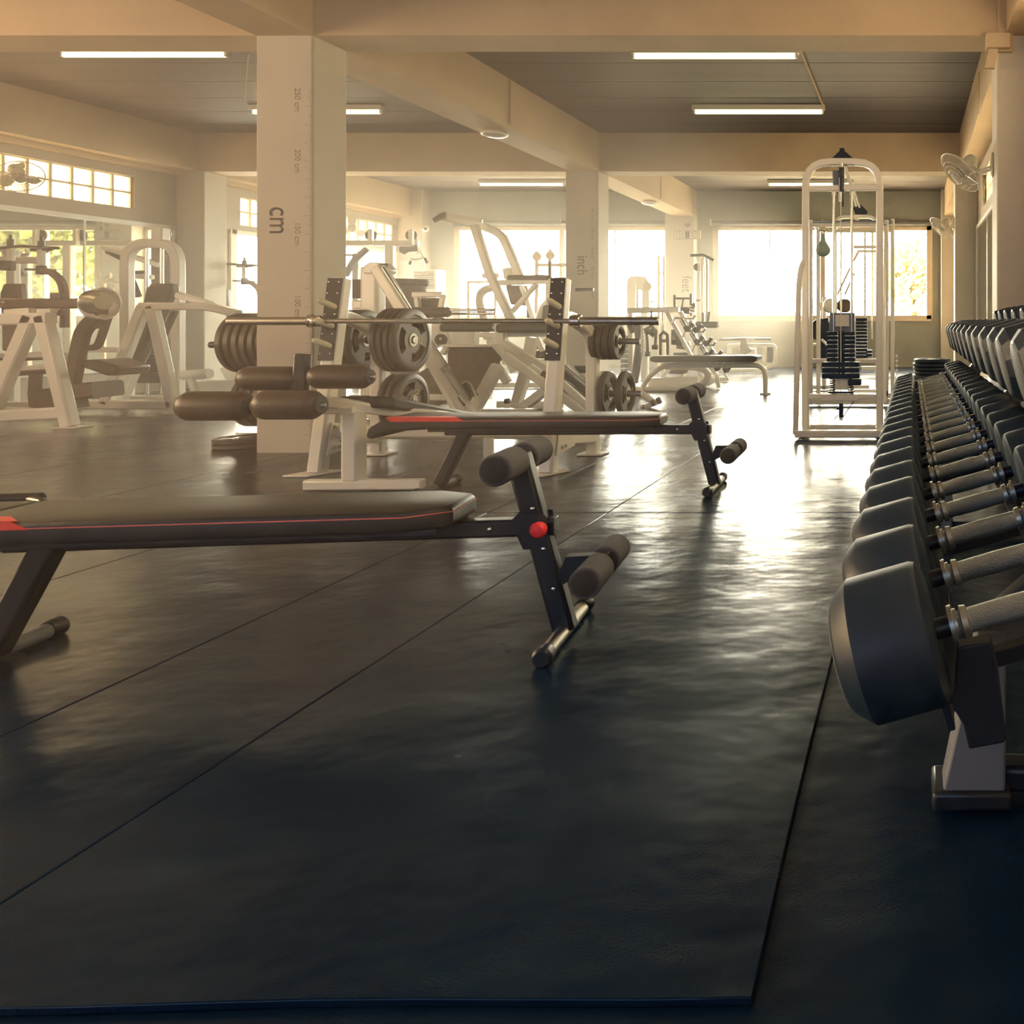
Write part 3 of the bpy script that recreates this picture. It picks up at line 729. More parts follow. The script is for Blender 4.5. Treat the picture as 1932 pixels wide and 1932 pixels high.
plate_stack(-3.385, .05, 3, 5.40, .36, .185, 'on the lower inner peg of the rack, left side', num='10', rot=1)
plate_stack(-1.985, .045, 4, 5.40, .765, .125, 'on the upper right peg of the rack', th=.04)
plate_stack(-1.93, .12, 2, 5.40, .41, .155, 'on the lower right peg of the rack', th=.045, num='10')

# plate tree behind the ruler pillar
t = thing('plate_tree', 'dark plate storage stand half hidden behind the ruler pillar', 'plate stand', (-4.75, 6.05, 0))
part('post', M['white'], t, lambda b: bar(b, [(-4.62, 6.05, .02), (-4.62, 6.05, 1.1)], .07, .07))
part('base', M['white'], t, lambda b: (bar(b, [(-5.1, 6.05, .03), (-4.3, 6.05, .03)], .07, .05), bar(b, [(-4.62, 5.85, .03), (-4.62, 6.5, .03)], .07, .05, n=(1, 0, 0))))
for z in (.72, .32): part('peg', M['black'], t, lambda b: rod(b, (-5.32 if z > .5 else -5.1, 6.05, z), (-4.6, 6.05, z), .024))
plate_stack(-4.72, .06, 7, 6.05, .735, .225, 'on the stand behind the ruler pillar, upper peg', th=.055)
plate_stack(-4.72, .055, 6, 6.05, .30, .20, 'on the stand behind the ruler pillar, lower peg', th=.05)
for i in range(2):      # plates lying flat at the foot of the stand
    p = grip_plate(('upper' if i else 'lower') + ' plate of the flat pair on the floor behind the ruler pillar', 'plates lying by the pillar', .17, .035)
    p.location = (-4.78, 5.70, .019 + .036 * i); p.rotation_euler = (0, R(90), 0)

# stacks of plates at the far end of the dumbbell rack
for k, (x, y, n, r, zt) in enumerate(((.25, 9.0, 11, .215, .50), (.20, 8.25, 6, .20, .27))):
    for i in range(n):
        w_ = ('taller' if k == 0 else 'shorter') + ' floor stack past the end of the dumbbell rack'
        p = grip_plate(('top black plate of the ' if i == n - 1 else 'black plate inside the ') + w_, 'plates in the ' + w_, r - .006 * ((i * 7) % 3), .043)
        p.location = (x + .01 * math.sin(i * 2.1), y, -.012 + .022 + .0435 * i); p.rotation_euler = (0, R(90), 0)
        for c in p.children: 
            if not c.name.startswith('steel'):
                c.data.materials[0] = M['rubber']

# ------------------------------------------------------------------ decline leg-hold bench (black rollers)
t = thing('decline_bench', 'white decline bench with two pairs of black leg rollers in front of the rack', 'bench', (-2.95, 4.3, 0))
part('floor_bar', M['white'], t, lambda b: bar(b, [at(578, 921, 4.26).xy.to_3d() + V((0, 0, .03)), V((-2.62, 4.28, .03))], .06, .055), .004)
part('post', M['white'], t, lambda b: (bar(b, [(-2.99, 4.28, .05), (-2.99, 4.28, .42)], .09, .095)), .006)
def arm(b):
    bar(b, fil([(-3.22, 4.20, .475), (-3.08, 4.24, .475), (-2.96, 4.30, .44), (-2.74, 4.75, .33), (-2.64, 5.15, .22)], .06), .06, .06, n=(0, 0, 1))
    bar(b, [(-3.25, 4.24, .43), (-2.97, 4.26, .43)], .05, .04)
    bar(b, [(-2.70, 5.1, .02), (-2.70, 5.1, .24)], .05, .05)
part('spine', M['white'], t, arm, .004)
def dpad(b):
    a0 = V((-3.145, 4.32, .50)); a1 = V((-2.835, 4.32, .50)); d_ = V((.06, .92, -.215)); th = V((0, -.012, -.062))
    c = .05; dn = d_.normalized()
    poly = [a0 + V((c, 0, 0)), a1 - V((c, 0, 0)), a1 + dn * c, a1 + d_, a0 + d_, a0 + dn * c]
    prism(b, poly, th)
part('pad', M['vinyl'], t, dpad, .014)
part('pad_board', M['steel'], t, lambda b: prism(b, [V((-3.11, 4.36, .422)), V((-2.87, 4.36, .422)), V((-2.81, 5.2, .226)), V((-3.05, 5.2, .226))], (0, 0, .014)))
rl_ = at(578, 712, 4.2); rr_ = at(478, 765, 4.0)
part('roller_post', M['black'], t, lambda b: (bar(b, [at(572, 668, 4.2), at(566, 735, 4.2), at(520, 775, 4.1)], .05, .068), bar(b, [at(455, 765, 4.0), at(500, 775, 4.02), at(600, 760, 4.2)], .04, .05)), .004)
def roll(px0, px1, py, D, r):
    p = part('leg_roller', M['vinylb'], t, lambda b: cyl(b, at(px0, py, D), at(px1, py, D), [(0, r * .55), (.008, r * .78), (.035, r * .98), (.06, r), ((px1 - px0) * D / F - .05, r), ((px1 - px0) * D / F - .03, r * .96), ((px1 - px0) * D / F - .006, r * .74), ((px1 - px0) * D / F, r * .55)], 28))
    e = (at(px1, py, D), at(px1 + 6, py, D))
    c = part('end_disc', M['foam'], p, lambda b: cyl(b, e[0] - V((.004, 0, 0)), e[0] + V((.012, 0, 0)), [(0, r * .62), (.012, r * .62), (.015, r * .58)], 24))
    part('end_bolt', M['steel'], p, lambda b: cyl(b, e[0] + V((.008, 0, 0)), e[0] + V((.03, 0, 0)), [(0, .016), (.012, .015), (.02, .008)], 14))
roll(455, 566, 714, 4.22, .064); roll(588, 697, 711, 4.22, .064)
roll(343, 470, 766, 4.0, .074); roll(486, 604, 764, 4.0, .074)
part('adjuster', M['white'], t, lambda b: rod(b, (-3.09, 4.36, .40), (-3.095, 4.36, .30), .024, 16))
part('adjuster_knob', M['black'], t, lambda b: ball(b, (-3.10, 4.36, .255), .022, 16, (1, 1, 1.1)))

# ------------------------------------------------------------------ machines further back
def P3(pts, D): return [at(p[0], p[1], p[2] if len(p) > 2 else D) for p in pts]
SPLIT = {'cross_bar', 'pivot_block', 'curved_stay', 'floor_tube', 'post', 'upright', 'white_rail', 'chrome_rail', 'sloping_rail', 'runner', 'sled_pad', 'diagonal', 'chrome_rod', 'lever_rod', 'side_brace', 'overhead_arm', 'footrest', 'roller_end', 'seat_post', 'swivel_end', 'crossbar_grip', 'upright_slots', 'hook', 'handle_grip', 'mirrored_dark_lever'}
def fr(name, m, t, segs, bev=0, parent=None):
    """one welded part; seg = (kind/width, height, depth, [(px,py[,depth])..][, corner radius])"""
    def fn(b):
        for s in segs:
            w, h, D, pts = s[:4]; r = s[4] if len(s) > 4 else 0
            p = P3(pts, D)
            if r: p = fil(p, r)
            if h == 0: tube(b, p, w, 12)
            else:
                v = p[-1] - p[0]; n = (0, 1, 0) if abs(v.normalized().y) < .7 else (1, 0, 0)
                bar(b, p, w, h, n=n)
    if name in SPLIT and len(segs) > 1:
        o = None; allsegs = list(segs)
        for sg in allsegs:
            segs[:] = [sg]; o = part(name, m, parent or t, fn, bev)
        segs[:] = allsegs; return o
    return part(name, m, parent or t, fn, bev)
def pad(name, m, t, poly, D, th, bev=.02, parent=None, dv=None):
    return part(name, m, parent or t, lambda b: prism(b, P3(poly, D), dv or (0, th, 0)), bev)
def disc(name, m, t, px, py, D, r, w, axis=(1, 0, 0), k=28):
    c = at(px, py, D); a = V(axis).normalized()
    return part(name, m, t, lambda b: cyl(b, c - a * w / 2, c + a * w / 2, [(0, r * .9), (w * .15, r), (w * .85, r), (w, r * .9)], k))
def stack(t, px, py0, py1, D, w, dp, n, name='weight_slab', m='rubber'):
    z0, z1 = at(px, py1, D).z, at(px, py0, D).z; c = at(px, py0, D); dz = (z1 - z0) / n
    for i in range(n):
        part(name, M[m], t, lambda b: box(b, (c.x, D, z0 + (i + .5) * dz), (w, dp, dz * .86)), .004)
def foot(t, px, D, w=.14, d=.12):
    x = at(px, 0, D).x; part('foot_plate', M['white'], t, lambda b: box(b, (x, D, .006), (w, d, .01)), .002)
def gz(D): return VY + HC * F / D      # image row of the floor at depth D

# A-frame machine at the left edge
t = thing('lever_machine', 'white A-frame machine with long dark lever beam at the left edge', 'gym machine', at(60, gz(6.75), 6.75))
for k, D in enumerate((6.72,)):
    fr('side_frame', M['white'], t, [(.10, .105, D, [(62, 596), (-28, gz(D))]), (.10, .105, D, [(82, 596), (133, gz(D) - 2)]), (.10, .10, D, [(-30, 603), (97, 601)]), (.09, .10, D, [(-20, 786), (128, 778)]),
        (.06, .06, D + .02, [(-25, 690), (28, 690)])], .004)
foot(t, 138, 6.72, .20, .16)
fr('lever', M['vinylb'], t, [(.10, .088, 6.9, [(-40, 572), (165, 573)]), (.06, .09, 6.9, [(100, 562), (122, 562)]), (.05, .07, 6.9, [(112, 585), (112, 596)])], .01)
fr('lever_plate', M['white'], t, [(.08, .05, 6.85, [(16, 589), (63, 586)]), (.08, .04, 6.85, [(78, 587), (104, 586)])], .004)
fr('bolt', M['chrome'], t, [(.012, 0, 6.8, [(5, 570, 6.84), (5, 570, 6.80)])])
rc_ = at(186, 573, 6.9)
part('roller_cup', M['white'], t, lambda b: sweep(b, [rc_ + V((.02 * math.cos(i * PI / 18), .125 * math.cos(i * PI / 18) * .9, .125 * math.sin(i * PI / 18))) + V((.0, 0, 0)) for i in range(36)], rect(.13, .015), n=V((1, 0, 0)), closed=True), .002)
part('roller', M['steel'], t, lambda b: cyl(b, at(176, 570, 6.75), at(214, 570, 6.6), [(0, .10), (.03, .085), (.10, .085), (.17, .062), (.18, .062)], 28))
fr('mast', M['vinylb'], t, [(.08, .105, 7.0, [(206, 585), (160, 615), (150, 650), (133, 745)], .12), (.05, .05, 7.1, [(206, 592), (185, 655), (155, 657)], .05), (.04, .03, 7.0, [(160, 617), (190, 617)])], .006)
pad('seat', M['vinylb'], t, [(148, 680), (180, 678), (222, 692), (216, 709), (198, 709), (148, 691)], 7.0, .32)
fr('base', M['vinylb'], t, [(.3, .14, 7.1, [(136, 740), (204, 733)]), (.06, .08, 7.0, [(68, 705), (66, 740)]), (.06, .045, 7.0, [(30, 705), (100, 700)])], .006)
pad('counterweight', M['vinylb'], t, [(50, 737), (104, 731), (116, 773), (53, 769)], 6.95, .25, .008)
pad('back_pad', M['fabric'], t, [(2, 604), (46, 604), (25, 662), (2, 663)], 7.1, .08)
fr('rear_frame', M['white'], t, [(.06, .06, 7.5, [(120, 665), (112, 760)]), (.06, .06, 7.5, [(155, 659), (155, 680)]), (.05, .05, 7.5, [(-10, 672), (100, 668)]), (.05, .05, 7.5, [(150, 659), (222, 660)]), (.08, .06, 7.3, [(0, 700), (98, 693)]), (.05, .05, 7.5, [(0, gz(7.5) - 12), (150, gz(7.5) - 12)])], .004)

# incline machine behind it
t = thing('incline_press_machine', 'white A-frame incline machine with tall black back pad and long arm', 'gym machine', at(285, gz(7.7), 7.7))
fr('side_frame', M['white'], t, [(.09, .095, 7.7, [(272, 578), (200, 762)]), (.09, .095, 7.7, [(287, 578), (331, gz(7.7))]), (.09, .09, 7.7, [(130, 763), (330, 763)])], .004)
fr('rear_leg', M['white'], t, [(.09, .09, 7.95, [(294, 608), (228, 755)])], .004)
foot(t, 331, 7.7, .16)
fr('arm', M['white'], t, [(.09, .075, 7.7, [(268, 578), (395, 578), (450, 592)], .1), (.07, .06, 7.9, [(335, 556), (400, 575)])], .004)
pad('back_pad', M['vinyl'], t, [(283, 534), (322, 535), (324, 546), (300, 600), (255, 690), (228, 690), (225, 680), (265, 590), (274, 545)], 7.82, .10)
pad('pad_edge', M['vinyl'], t, [(297, 586), (331, 586), (312, 628), (247, 705), (235, 700)], 8.1, .05, .006)

# cable tower by the left wall
t = thing('cable_tower', 'white rounded-arch cable tower with a black weight stack in front of the left mirror', 'gym machine', at(287, gz(8.5), 8.5))
fr('arch', M['white'], t, [(.10, .095, 8.5, [(240, gz(8.5) - 2), (240, 459), (336, 459), (336, gz(8.5) - 2)], .22)], .004)
fr('base', M['white'], t, [(.10, .09, 8.5, [(200, gz(8.5) - 10), (345, gz(8.5) - 10)]), (.10, .09, 8.5, [(240, gz(8.5) - 10), (240, gz(8.9) - 10, 8.9)])], .004)
fr('pulley_box', M['white'], t, [(.12, .12, 8.5, [(303, 430), (303, 458)])], .004)
disc('pulley', M['black'], t, 310, 440, 8.58, .06, .03, (.5, -1, 0))
for x in (277, 305): fr('guide_rod', M['chrome'], t, [(.018, 0, 8.5, [(x, 463), (x, gz(8.5) - 20)])])
stack(t, 287, 640, 722, 8.5, .30, .16, 12)
fr('mirrored_lever', M['white'], t, [(.06, .055, 8.8, [(198, 467), (300, 500)]), (.05, .05, 8.8, [(228, 520), (288, 523)])], .004)  # solid bars added to imitate a machine reflected in the mirror
fr('mirrored_dark_lever', M['black'], t, [(.05, .05, 8.85, [(203, 474), (232, 488), (262, 560)]), (.05, .04, 8.85, [(246, 514), (275, 514)]), (.04, .03, 8.85, [(250, 485), (288, 492)])], .004)  # dark bars of the same imitated reflection
# low bench frame between tower and pillar
t = thing('low_bench', 'low white bench frame on the floor between the cable tower and the ruler pillar', 'bench', at(400, gz(8.0), 8.0))
fr('top_tube', M['white'], t, [(.05, 0, 8.0, [(346, 708), (396, 705)])])
fr('frame', M['white'], t, [(.06, .06, 8.0, [(358, 708), (370, 742)]), (.08, .12, 8.1, [(366, 728), (455, 728)]), (.06, .05, 8.0, [(345, 748), (460, 748)]), (.05, .05, 8.0, [(352, 750), (352, gz(8) - 1)]), (.05, .05, 8.0, [(445, 730), (445, gz(8) - 1)]), (.06, .14, 8.3, [(430, 690), (452, 735)])], .004)

# pec deck machines
def pecdeck(ox, oy, D, k, lab):
    t = thing('pec_deck', lab, 'gym machine', at(ox + 40 * k, gz(D), D))
    q = lambda pts: [(ox + x * k, oy + y * k) for x, y in pts]
    fr('handle_bar', M['black'], t, [(.016, 0, D, q([(0, 25), (40, 21), (110, 25)])), (.022, 0, D, q([(60, 27), (98, 26)])), (.012, 0, D, q([(48, 65), (104, 67)]))])
    for x, y in ((20, 0), (78, 4)):
        fr('post_knob', M['black'], t, [(.028, 0, D, q([(x, y + 8), (x, y + 24)])), (.014, 0, D, q([(x, y), (x, y + 10)]))])
        fr('post', M['white'], t, [(.05, .05, D, q([(x, 27), (x, 60)]))], .004)
    fr('pivot_block', M['black'], t, [(.06, .07, D, q([(78, 58), (78, 75)])), (.06, .10, D, q([(5, 58), (25, 58)]))], .006)
    fr('swing_arm', M['fabric'], t, [(.06, .055, D, q([(80, 66), (102, 72), (122, 95), (122, 175)]), .22)], .004)
    fr('frame', M['white'], t, [(.07, .07, D + .25, q([(0, 48), (75, 48)])), (.08, .08, D + .3, [(ox + 25 * k, oy + 30 * k), (ox + 25 * k, gz(D + .3) - 2)]), (.08, .06, D + .2, [(ox - 10 * k, gz(D + .2) - 8), (ox + 110 * k, gz(D + .2) - 8)])], .004)
    pad('back_pad', M['vinylb'], t, q([(5, 92), (35, 92), (42, 150), (38, 190), (2, 190), (-2, 110)]), D + .1, .08)
    pad('seat', M['vinylb'], t, q([(-4, 225), (48, 225), (50, 238), (-4, 238)]), D - .1, .35)
    return t
pecdeck(0, 443, 7.9, 1.0, 'pec deck machine with brown curved arm in front of the left mirror')
t = pecdeck(0, 0, 7.9, 1.0, 'pec deck machine with curved arm in the far bay left of the ruler pillar')
dlt = V((.35, 3.3, 0)); t.location += V(((at(405, 600, 10.95).x - at(0, 600, 7.9).x), 10.95 - 7.9, at(0, 443, 7.9).z - at(0, 0, 7.9).z + .03))
for c in t.children:
    if c.name.startswith('frame'):      # keep this machine's frame within the bay
        c.scale = (.8, 1, .35)

# cable crossover near the left windows
t = thing('cable_crossover', 'white cable crossover beam with two round dark pulleys near the far left windows', 'gym machine', at(720, gz(11.3), 11.3))
fr('top_beam', M['white'], t, [(.08, .075, 11.3, [(590, 459), (790, 459)])], .004)
fr('post', M['white'], t, [(.09, .12, 11.3, [(736, 459), (736, gz(11.3) - 1)])], .004)
for x in (700, 776):
    disc('pulley', M['rubber'], t, x, 444, 11.25, .075, .03, (.15, -1, 0)); fr('pulley_bracket', M['white'], t, [(.06, .055, 11.2, [(x, 433), (x, 462)])])
pad('cam_bracket', M['black'], t, [(753, 465), (780, 465), (786, 461), (788, 474), (770, 475), (762, 480), (753, 475)], 11.2, .02, .002)
fr('cable', M['white'], t, [(.008, 0, 11.2, [(787, 446), (788, 466)]), (.008, 0, 11.2, [(792, 462), (797, 488), (800, 510)])])
fr('handle_grip', M['black'], t, [(.018, 0, 11.2, [(773, 499), (775, 492)]), (.02, 0, 11.2, [(802, 487), (806, 496)])])
fr('handle_strap', M['white'], t, [(.010, 0, 11.2, [(776, 488), (783, 490), (800, 486), (792, 475), (786, 478)])])
t = thing('curved_arm_machine', 'machine with a dark curved arm just right of the ruler pillar', 'gym machine', at(660, gz(10.6), 10.6))
fr('curved_arm', M['grey'], t, [(.06, .07, 10.6, [(652, 520), (668, 490), (683, 478), (692, 470)], .2)], .004)
fr('arm_bar', M['steel'], t, [(.014, 0, 10.6, [(640, 480), (680, 483)])])
fr('post', M['white'], t, [(.07, .08, 10.7, [(672, 478), (672, gz(10.7) - 1)])], .004)

# air cooler with louvre
t = thing('air_conditioner', 'white floor-standing air conditioner with a louvred grille by the back left corner', 'air conditioner', at(800, gz(13.6), 13.6))
def acb(b):
    a, c = at(779, 508, 13.6), at(822, 508, 13.6); box(b, ((a.x + c.x) / 2, 13.75, a.z / 2), (c.x - a.x, .3, a.z))
part('cabinet', M['white'], t, acb, .01)
for i in range(10):
    z = at(800, 513.5 + i * 3.35, 13.6); part('louvre_slat', M['fabric'], t, lambda b: box(b, (z.x - .0, 13.595, z.z), (.34, .02, .012), Matrix.Rotation(R(30), 3, 'X')))
# dark drum
t = thing('water_drum', 'dark round drum with a flared rim behind the leg press tower', 'drum', at(762, gz(9.6), 9.6))
c0 = at(764, 527, 9.6)
part('drum_body', M['fabric'], t, lambda b: cyl(b, (c0.x, 9.6, 0), (c0.x, 9.6, c0.z), [(0, .12), (.3, .15), (.75, .20), (c0.z - .12, .22), (c0.z - .06, .23)], 36))
part('drum_rim', M['fabric'], t, lambda b: cyl(b, (c0.x, 9.6, c0.z - .08), (c0.x, 9.6, c0.z), [(0, .23), (.02, .25), (.06, .25), (.08, .235)], 36))

# leg press
t = thing('leg_press_machine', 'large white leg press with tall capped tower, sloping rails and a big dark foot board', 'gym machine', at(790, gz(7.4), 7.4))
fr('tower', M['white'], t, [(.14, .165, 7.3, [(704, 505), (704, gz(7.3) - 2)])], .01)
pad('tower_cap', M['white'], t, [(686, 500), (696, 495), (712, 495), (724, 508), (720, 516), (685, 516)], 7.2, .2, .01)
pad('cap_wing', M['fabric'], t, [(717, 497), (727, 497), (721, 505)], 7.2, .05, .002)
fr('tower_brace', M['white'], t, [(.07, .08, 7.3, [(668, 575), (690, 575)])], .004)
pad('side_panel', M['fabric'], t, [(664, 527), (688, 527), (688, 563), (664, 563)], 7.5, .04, .004)
fr('sloping_rail', M['white'], t, [(.10, .105, 7.1, [(712, 505), (888, 786)]), (.10, .105, 7.7, [(722, 512), (868, 775)])], .006)
fr('guide_rod', M['chrome'], t, [(.013, 0, 7.0, [(722, 505), (850, 700)])])
fr('shock_absorber', M['steel'], t, [(.030, 0, 6.95, [(842, 697), (870, 742)]), (.036, 0, 6.95, [(838, 692), (844, 700)])])
pad('foot_board', M['fabric'], t, [(843, 655), (930, 655), (946, 673), (896, 765), (880, 775), (845, 705)], 7.5, .05, .01)
pad('foot_board_rim', M['white'], t, [(826, 655), (832, 650), (933, 650), (950, 670), (946, 675), (928, 655), (842, 655)], 7.45, .08, .004)
fr('v_frame', M['white'], t, [(.09, .11, 7.3, [(940, 690), (888, 786)]), (.07, .07, 7.35, [(937, 690), (958, 722)]), (.05, .05, 7.3, [(835, 668), (842, 656)])], .006)
fr('footrest', M['black'], t, [(.10, .03, 7.1, [(878, 722), (895, 748)]), (.10, .03, 7.1, [(870, 748), (882, 765)])], .004)
fr('footrest_bracket', M['steel'], t, [(.012, 0, 7.05, [(872, 725), (880, 720), (888, 724), (900, 752)])])
fr('base', M['white'], t, [(.10, .09, 7.3, [(700, gz(7.3) - 10), (1010, gz(7.3) - 10)]), (.06, .06, 7.8, [(800, 749), (838, 750)]), (.08, .05, 7.5, [(700, 766), (800, 760)])], .004)
pad('lower_pad', M['fabric'], t, [(770, 715), (812, 690), (845, 760), (800, 772), (770, 760)], 7.9, .06, .01)
# leg curl with black roller
t = thing('leg_curl_machine', 'leg curl machine with white-framed dark backrest, black roller and chrome rods', 'gym machine', at(810, gz(8.7), 8.7))
pad('backrest', M['fabric'], t, [(790, 562), (832, 562), (824, 600), (800, 600), (790, 580)], 8.75, .06)
fr('backrest_frame', M['white'], t, [(.07, .06, 8.7, [(780, 556), (836, 556)]), (.06, .05, 8.7, [(786, 556), (792, 600)]), (.05, .05, 8.7, [(836, 556), (828, 600)])], .004)
part('roller', M['vinylb'], t, lambda b: cushion(b, at(778, 589, 8.6), at(850, 589, 8.6), .055, .03))
fr('chrome_rod', M['chrome'], t, [(.016, 0, 8.6, [(848, 585), (936, 585)]), (.016, 0, 8.75, [(848, 592), (936, 592)])])
fr('frame', M['white'], t, [(.08, .10, 8.8, [(828, 600), (820, 655)]), (.05, .05, 8.7, [(832, 600), (848, 650)]), (.08, .09, 8.8, [(812, 640), (812, gz(8.8) - 2)]), (.1, .4, 9.0, [(850, 640), (900, 640)]), (.08, .08, 8.8, [(780, gz(8.8) - 8), (900, gz(8.8) - 8)])], .004)
disc('hub', M['fabric'], t, 832, 641, 8.5, .06, .05, (0, 1, 0)); fr('hub_bolt', M['chrome'], t, [(.014, 0, 8.5, [(831, 639, 8.48), (831, 639, 8.42)])])

# centre machine: K-shaped white frame with black pads
t = thing('hyperextension_machine', 'white K-shaped frame machine carrying two black horizontal pads behind the barbell', 'gym machine', at(1000, gz(7.9), 7.9))
part('pad', M['vinyl'], t, lambda b: box(b, (at(889, 617, 8.1).x, 8.1, at(889, 618, 8.1).z), (.53, .24, .085)), .03)
part('pad', M['vinyl'], t, lambda b: box(b, (at(993, 618, 7.8).x, 7.8, at(993, 619, 7.8).z), (.50, .24, .09)), .03)
fr('pad_support', M['white'], t, [(.07, .045, 7.85, [(906, 632), (1042, 631)]), (.05, .05, 7.9, [(925, 634), (938, 655)]), (.05, .05, 8.0, [(1012, 635), (1024, 662)]), (.12, .03, 7.95, [(950, 609), (1035, 609)])], .004)
fr('frame', M['white'], t, [(.09, .10, 7.8, [(946, 610), (946, 648), (1012, 688), (1060, 715)], .03), (.09, .10, 7.9, [(1004, 636), (995, 690), (972, gz(7.9) - 4)]), (.09, .09, 7.8, [(1062, 712), (985, gz(7.8) - 8)]),
    (.08, .08, 8.1, [(940, gz(8.1) - 8), (1060, gz(8.1) - 8)]), (.06, .05, 8.1, [(950, 683), (1040, 683)]), (.08, .12, 8.3, [(975, 700), (955, 655)])], .005)
pad('shin_pad', M['vinyl'], t, [(1002, 662), (1040, 662), (1040, 676), (1002, 676)], 8.2, .2)
pad('lower_shroud', M['fabric'], t, [(940, 662), (958, 662), (968, 678), (940, 678)], 8.2, .06, .006)
pad('small_panel', M['vinyl'], t, [(1000, 632), (1012, 632), (1022, 658), (1002, 660)], 8.3, .05, .006)
fr('adjuster_knob', M['black'], t, [(.026, 0, 7.7, [(953, 757), (961, 756)])])
fr('floor_bracket', M['white'], t, [(.12, .10, 7.8, [(968, 772), (1000, 772)])], .004)
# sloping sled rails
t = thing('hack_squat_machine', 'machine with parallel sloping chrome and dark rails behind the right upright of the rack', 'gym machine', at(1090, gz(7.0), 7.0))
fr('white_rail', M['white'], t, [(.08, .07, 7.2, [(952, 670), (1132, 800)]), (.06, .05, 7.5, [(1000, 690), (1120, 778)])], .004)
fr('chrome_rail', M['chrome'], t, [(.022, 0, 7.1, [(1040, 672), (1120, 737)]), (.022, 0, 7.2, [(1050, 708), (1128, 770)])])
fr('sled_pad', M['vinyl'], t, [(.25, .055, 7.3, [(1060, 693), (1122, 742)]), (.2, .05, 7.4, [(1030, 702), (1120, 764)])], .01)
fr('sled_frame', M['white'], t, [(.06, .06, 7.0, [(1060, 722), (1126, 782)]), (.06, .07, 7.1, [(1100, 790), (1180, 790)]), (.05, .05, 7.1, [(1138, 700), (1155, 792)])], .004)
pad('rubber_step', M['rubber'], t, [(1082, 690), (1120, 690), (1120, 704), (1090, 704)], 7.6, .1, .006)

# tall bent-arm machine against the left window
t = thing('assisted_chin_machine', 'tall cream machine with bent overhead arms standing against the left back window', 'gym machine', at(960, gz(10.4), 10.4))
fr('overhead_arm', M['white'], t, [(.09, .10, 10.4, [(828, 408), (905, 425), (945, 440), (960, 470), (985, 535)], .25), (.09, .10, 10.2, [(895, 425), (925, 520), (968, 610)]), (.03, .05, 10.3, [(842, 405), (910, 418)])], .005)
fr('hand_grip', M['fabric'], t, [(.032, 0, 10.3, [(819, 416), (842, 403)])])
fr('cross_bar', M['white'], t, [(.08, .07, 10.4, [(930, 534), (1050, 530)]), (.07, .06, 10.6, [(985, 540), (1010, 610)])], .004)
fr('curved_stay', M['white'], t, [(.05, 0, 10.5, [(935, 541), (908, 548), (903, 570), (914, 600), (920, 640)], .2), (.05, 0, 10.5, [(1044, 560), (1020, 585), (1010, 640)], .15)])
fr('diagonal', M['white'], t, [(.06, .06, 10.3, [(1012, 536), (965, 590)]), (.06, .06, 10.4, [(940, 560), (975, 612)])], .004)
pad('head_pad', M['plastic'], t, [(946, 506), (972, 503), (980, 520), (975, 528), (950, 528)], 10.5, .15)
pad('arm_pad', M['fabric'], t, [(956, 519), (1028, 518), (1033, 523), (1030, 528), (954, 528)], 10.3, .16)
pad('back_pad', M['fabric'], t, [(953, 538), (990, 538), (1000, 575), (1004, 600), (992, 600), (992, 577), (962, 575)], 10.6, .08)
pad('side_pad', M['vinyl'], t, [(1023, 577), (1045, 573), (1043, 602), (1021, 602)], 10.2, .1)
fr('upright', M['white'], t, [(.08, .07, 10.5, [(1036, 530), (1036, gz(10.5) - 2)]), (.08, .08, 10.5, [(925, 640), (925, gz(10.5) - 2)]), (.08, .07, 10.5, [(900, gz(10.5) - 6), (1050, gz(10.5) - 6)])], .004)
fr('handle_pin', M['fabric'], t, [(.035, .012, 10.2, [(1037, 493), (1037, 525)])])
# twin-pulley machines in front of the left window
for px, D, lab in ((1015, 12.2, 'pale twin-pulley machine with tall frame seen against the left back window'), (914, 12.6, 'low pale twin-pulley frame at the left part of the back window')):
    t = thing('pulley_machine', lab, 'gym machine', at(px + 30, gz(D), D))
    if px > 1000:
        segs = [(.05, .05, D, [(1013, 474), (1013, 560)]), (.05, .05, D, [(1038, 470), (1038, 560)]), (.05, .05, D, [(1013, 500), (1085, 500), (1085, gz(D) - 2)]), (.05, .05, D, [(1012, 560), (1012, gz(D) - 2)]), (.015, .015, D, [(1059, 500), (1059, 600)])]
        pl = ((1013, 484), (1038, 482))
    else:
        segs = [(.04, .04, D, [(884, gz(D) - 2), (884, 532), (935, 532), (935, gz(D) - 2)]), (.015, .015, D, [(901, 532), (901, 600)]), (.015, .015, D, [(917, 545), (917, 600)])]
        pl = ((915, 520), (936, 520))
    fr('frame', M['frame'], t, segs, .003)
    for x, y in pl: disc('pulley', M['frame'], t, x, y, D - .05, .065 if px > 1000 else .045, .03, (.5, -1, 0))
fr('black_handle', M['black'], t, [(.02, 0, 9.5, [(1086, 547), (1120, 546)])])

# flat bench
t = thing('flat_bench', 'flat bench with slim black pad and white bent-tube legs in the middle of the floor', 'bench', at(1330, gz(9.6), 9.6))
part('pad', M['vinyl'], t, lambda b: prism(b, P3([(1226, 674), (1232, 672), (1420, 671), (1429, 673), (1427, 681), (1420, 684), (1236, 684), (1226, 681)], 9.45), (0, .3, 0)), .008)
fr('frame', M['white'], t, [(.03, 0, 9.6, [(1444, gz(9.6) - 1), (1444, 702), (1436, 691), (1420, 689), (1252, 689), (1222, 712), (1206, gz(9.6) - 1)], .10)])
fr('floor_tube', M['white'], t, [(.03, 0, 9.6, [(1206, 744, 9.3), (1206, 738, 9.9)]), (.02, 0, 9.6, [(1434, 744, 9.6), (1454, 744, 9.6)])])
t = thing('rowing_footrest', 'small white tube footrest with dark end cap on the floor left of the flat bench', 'footrest', at(1225, gz(8.2), 8.2))
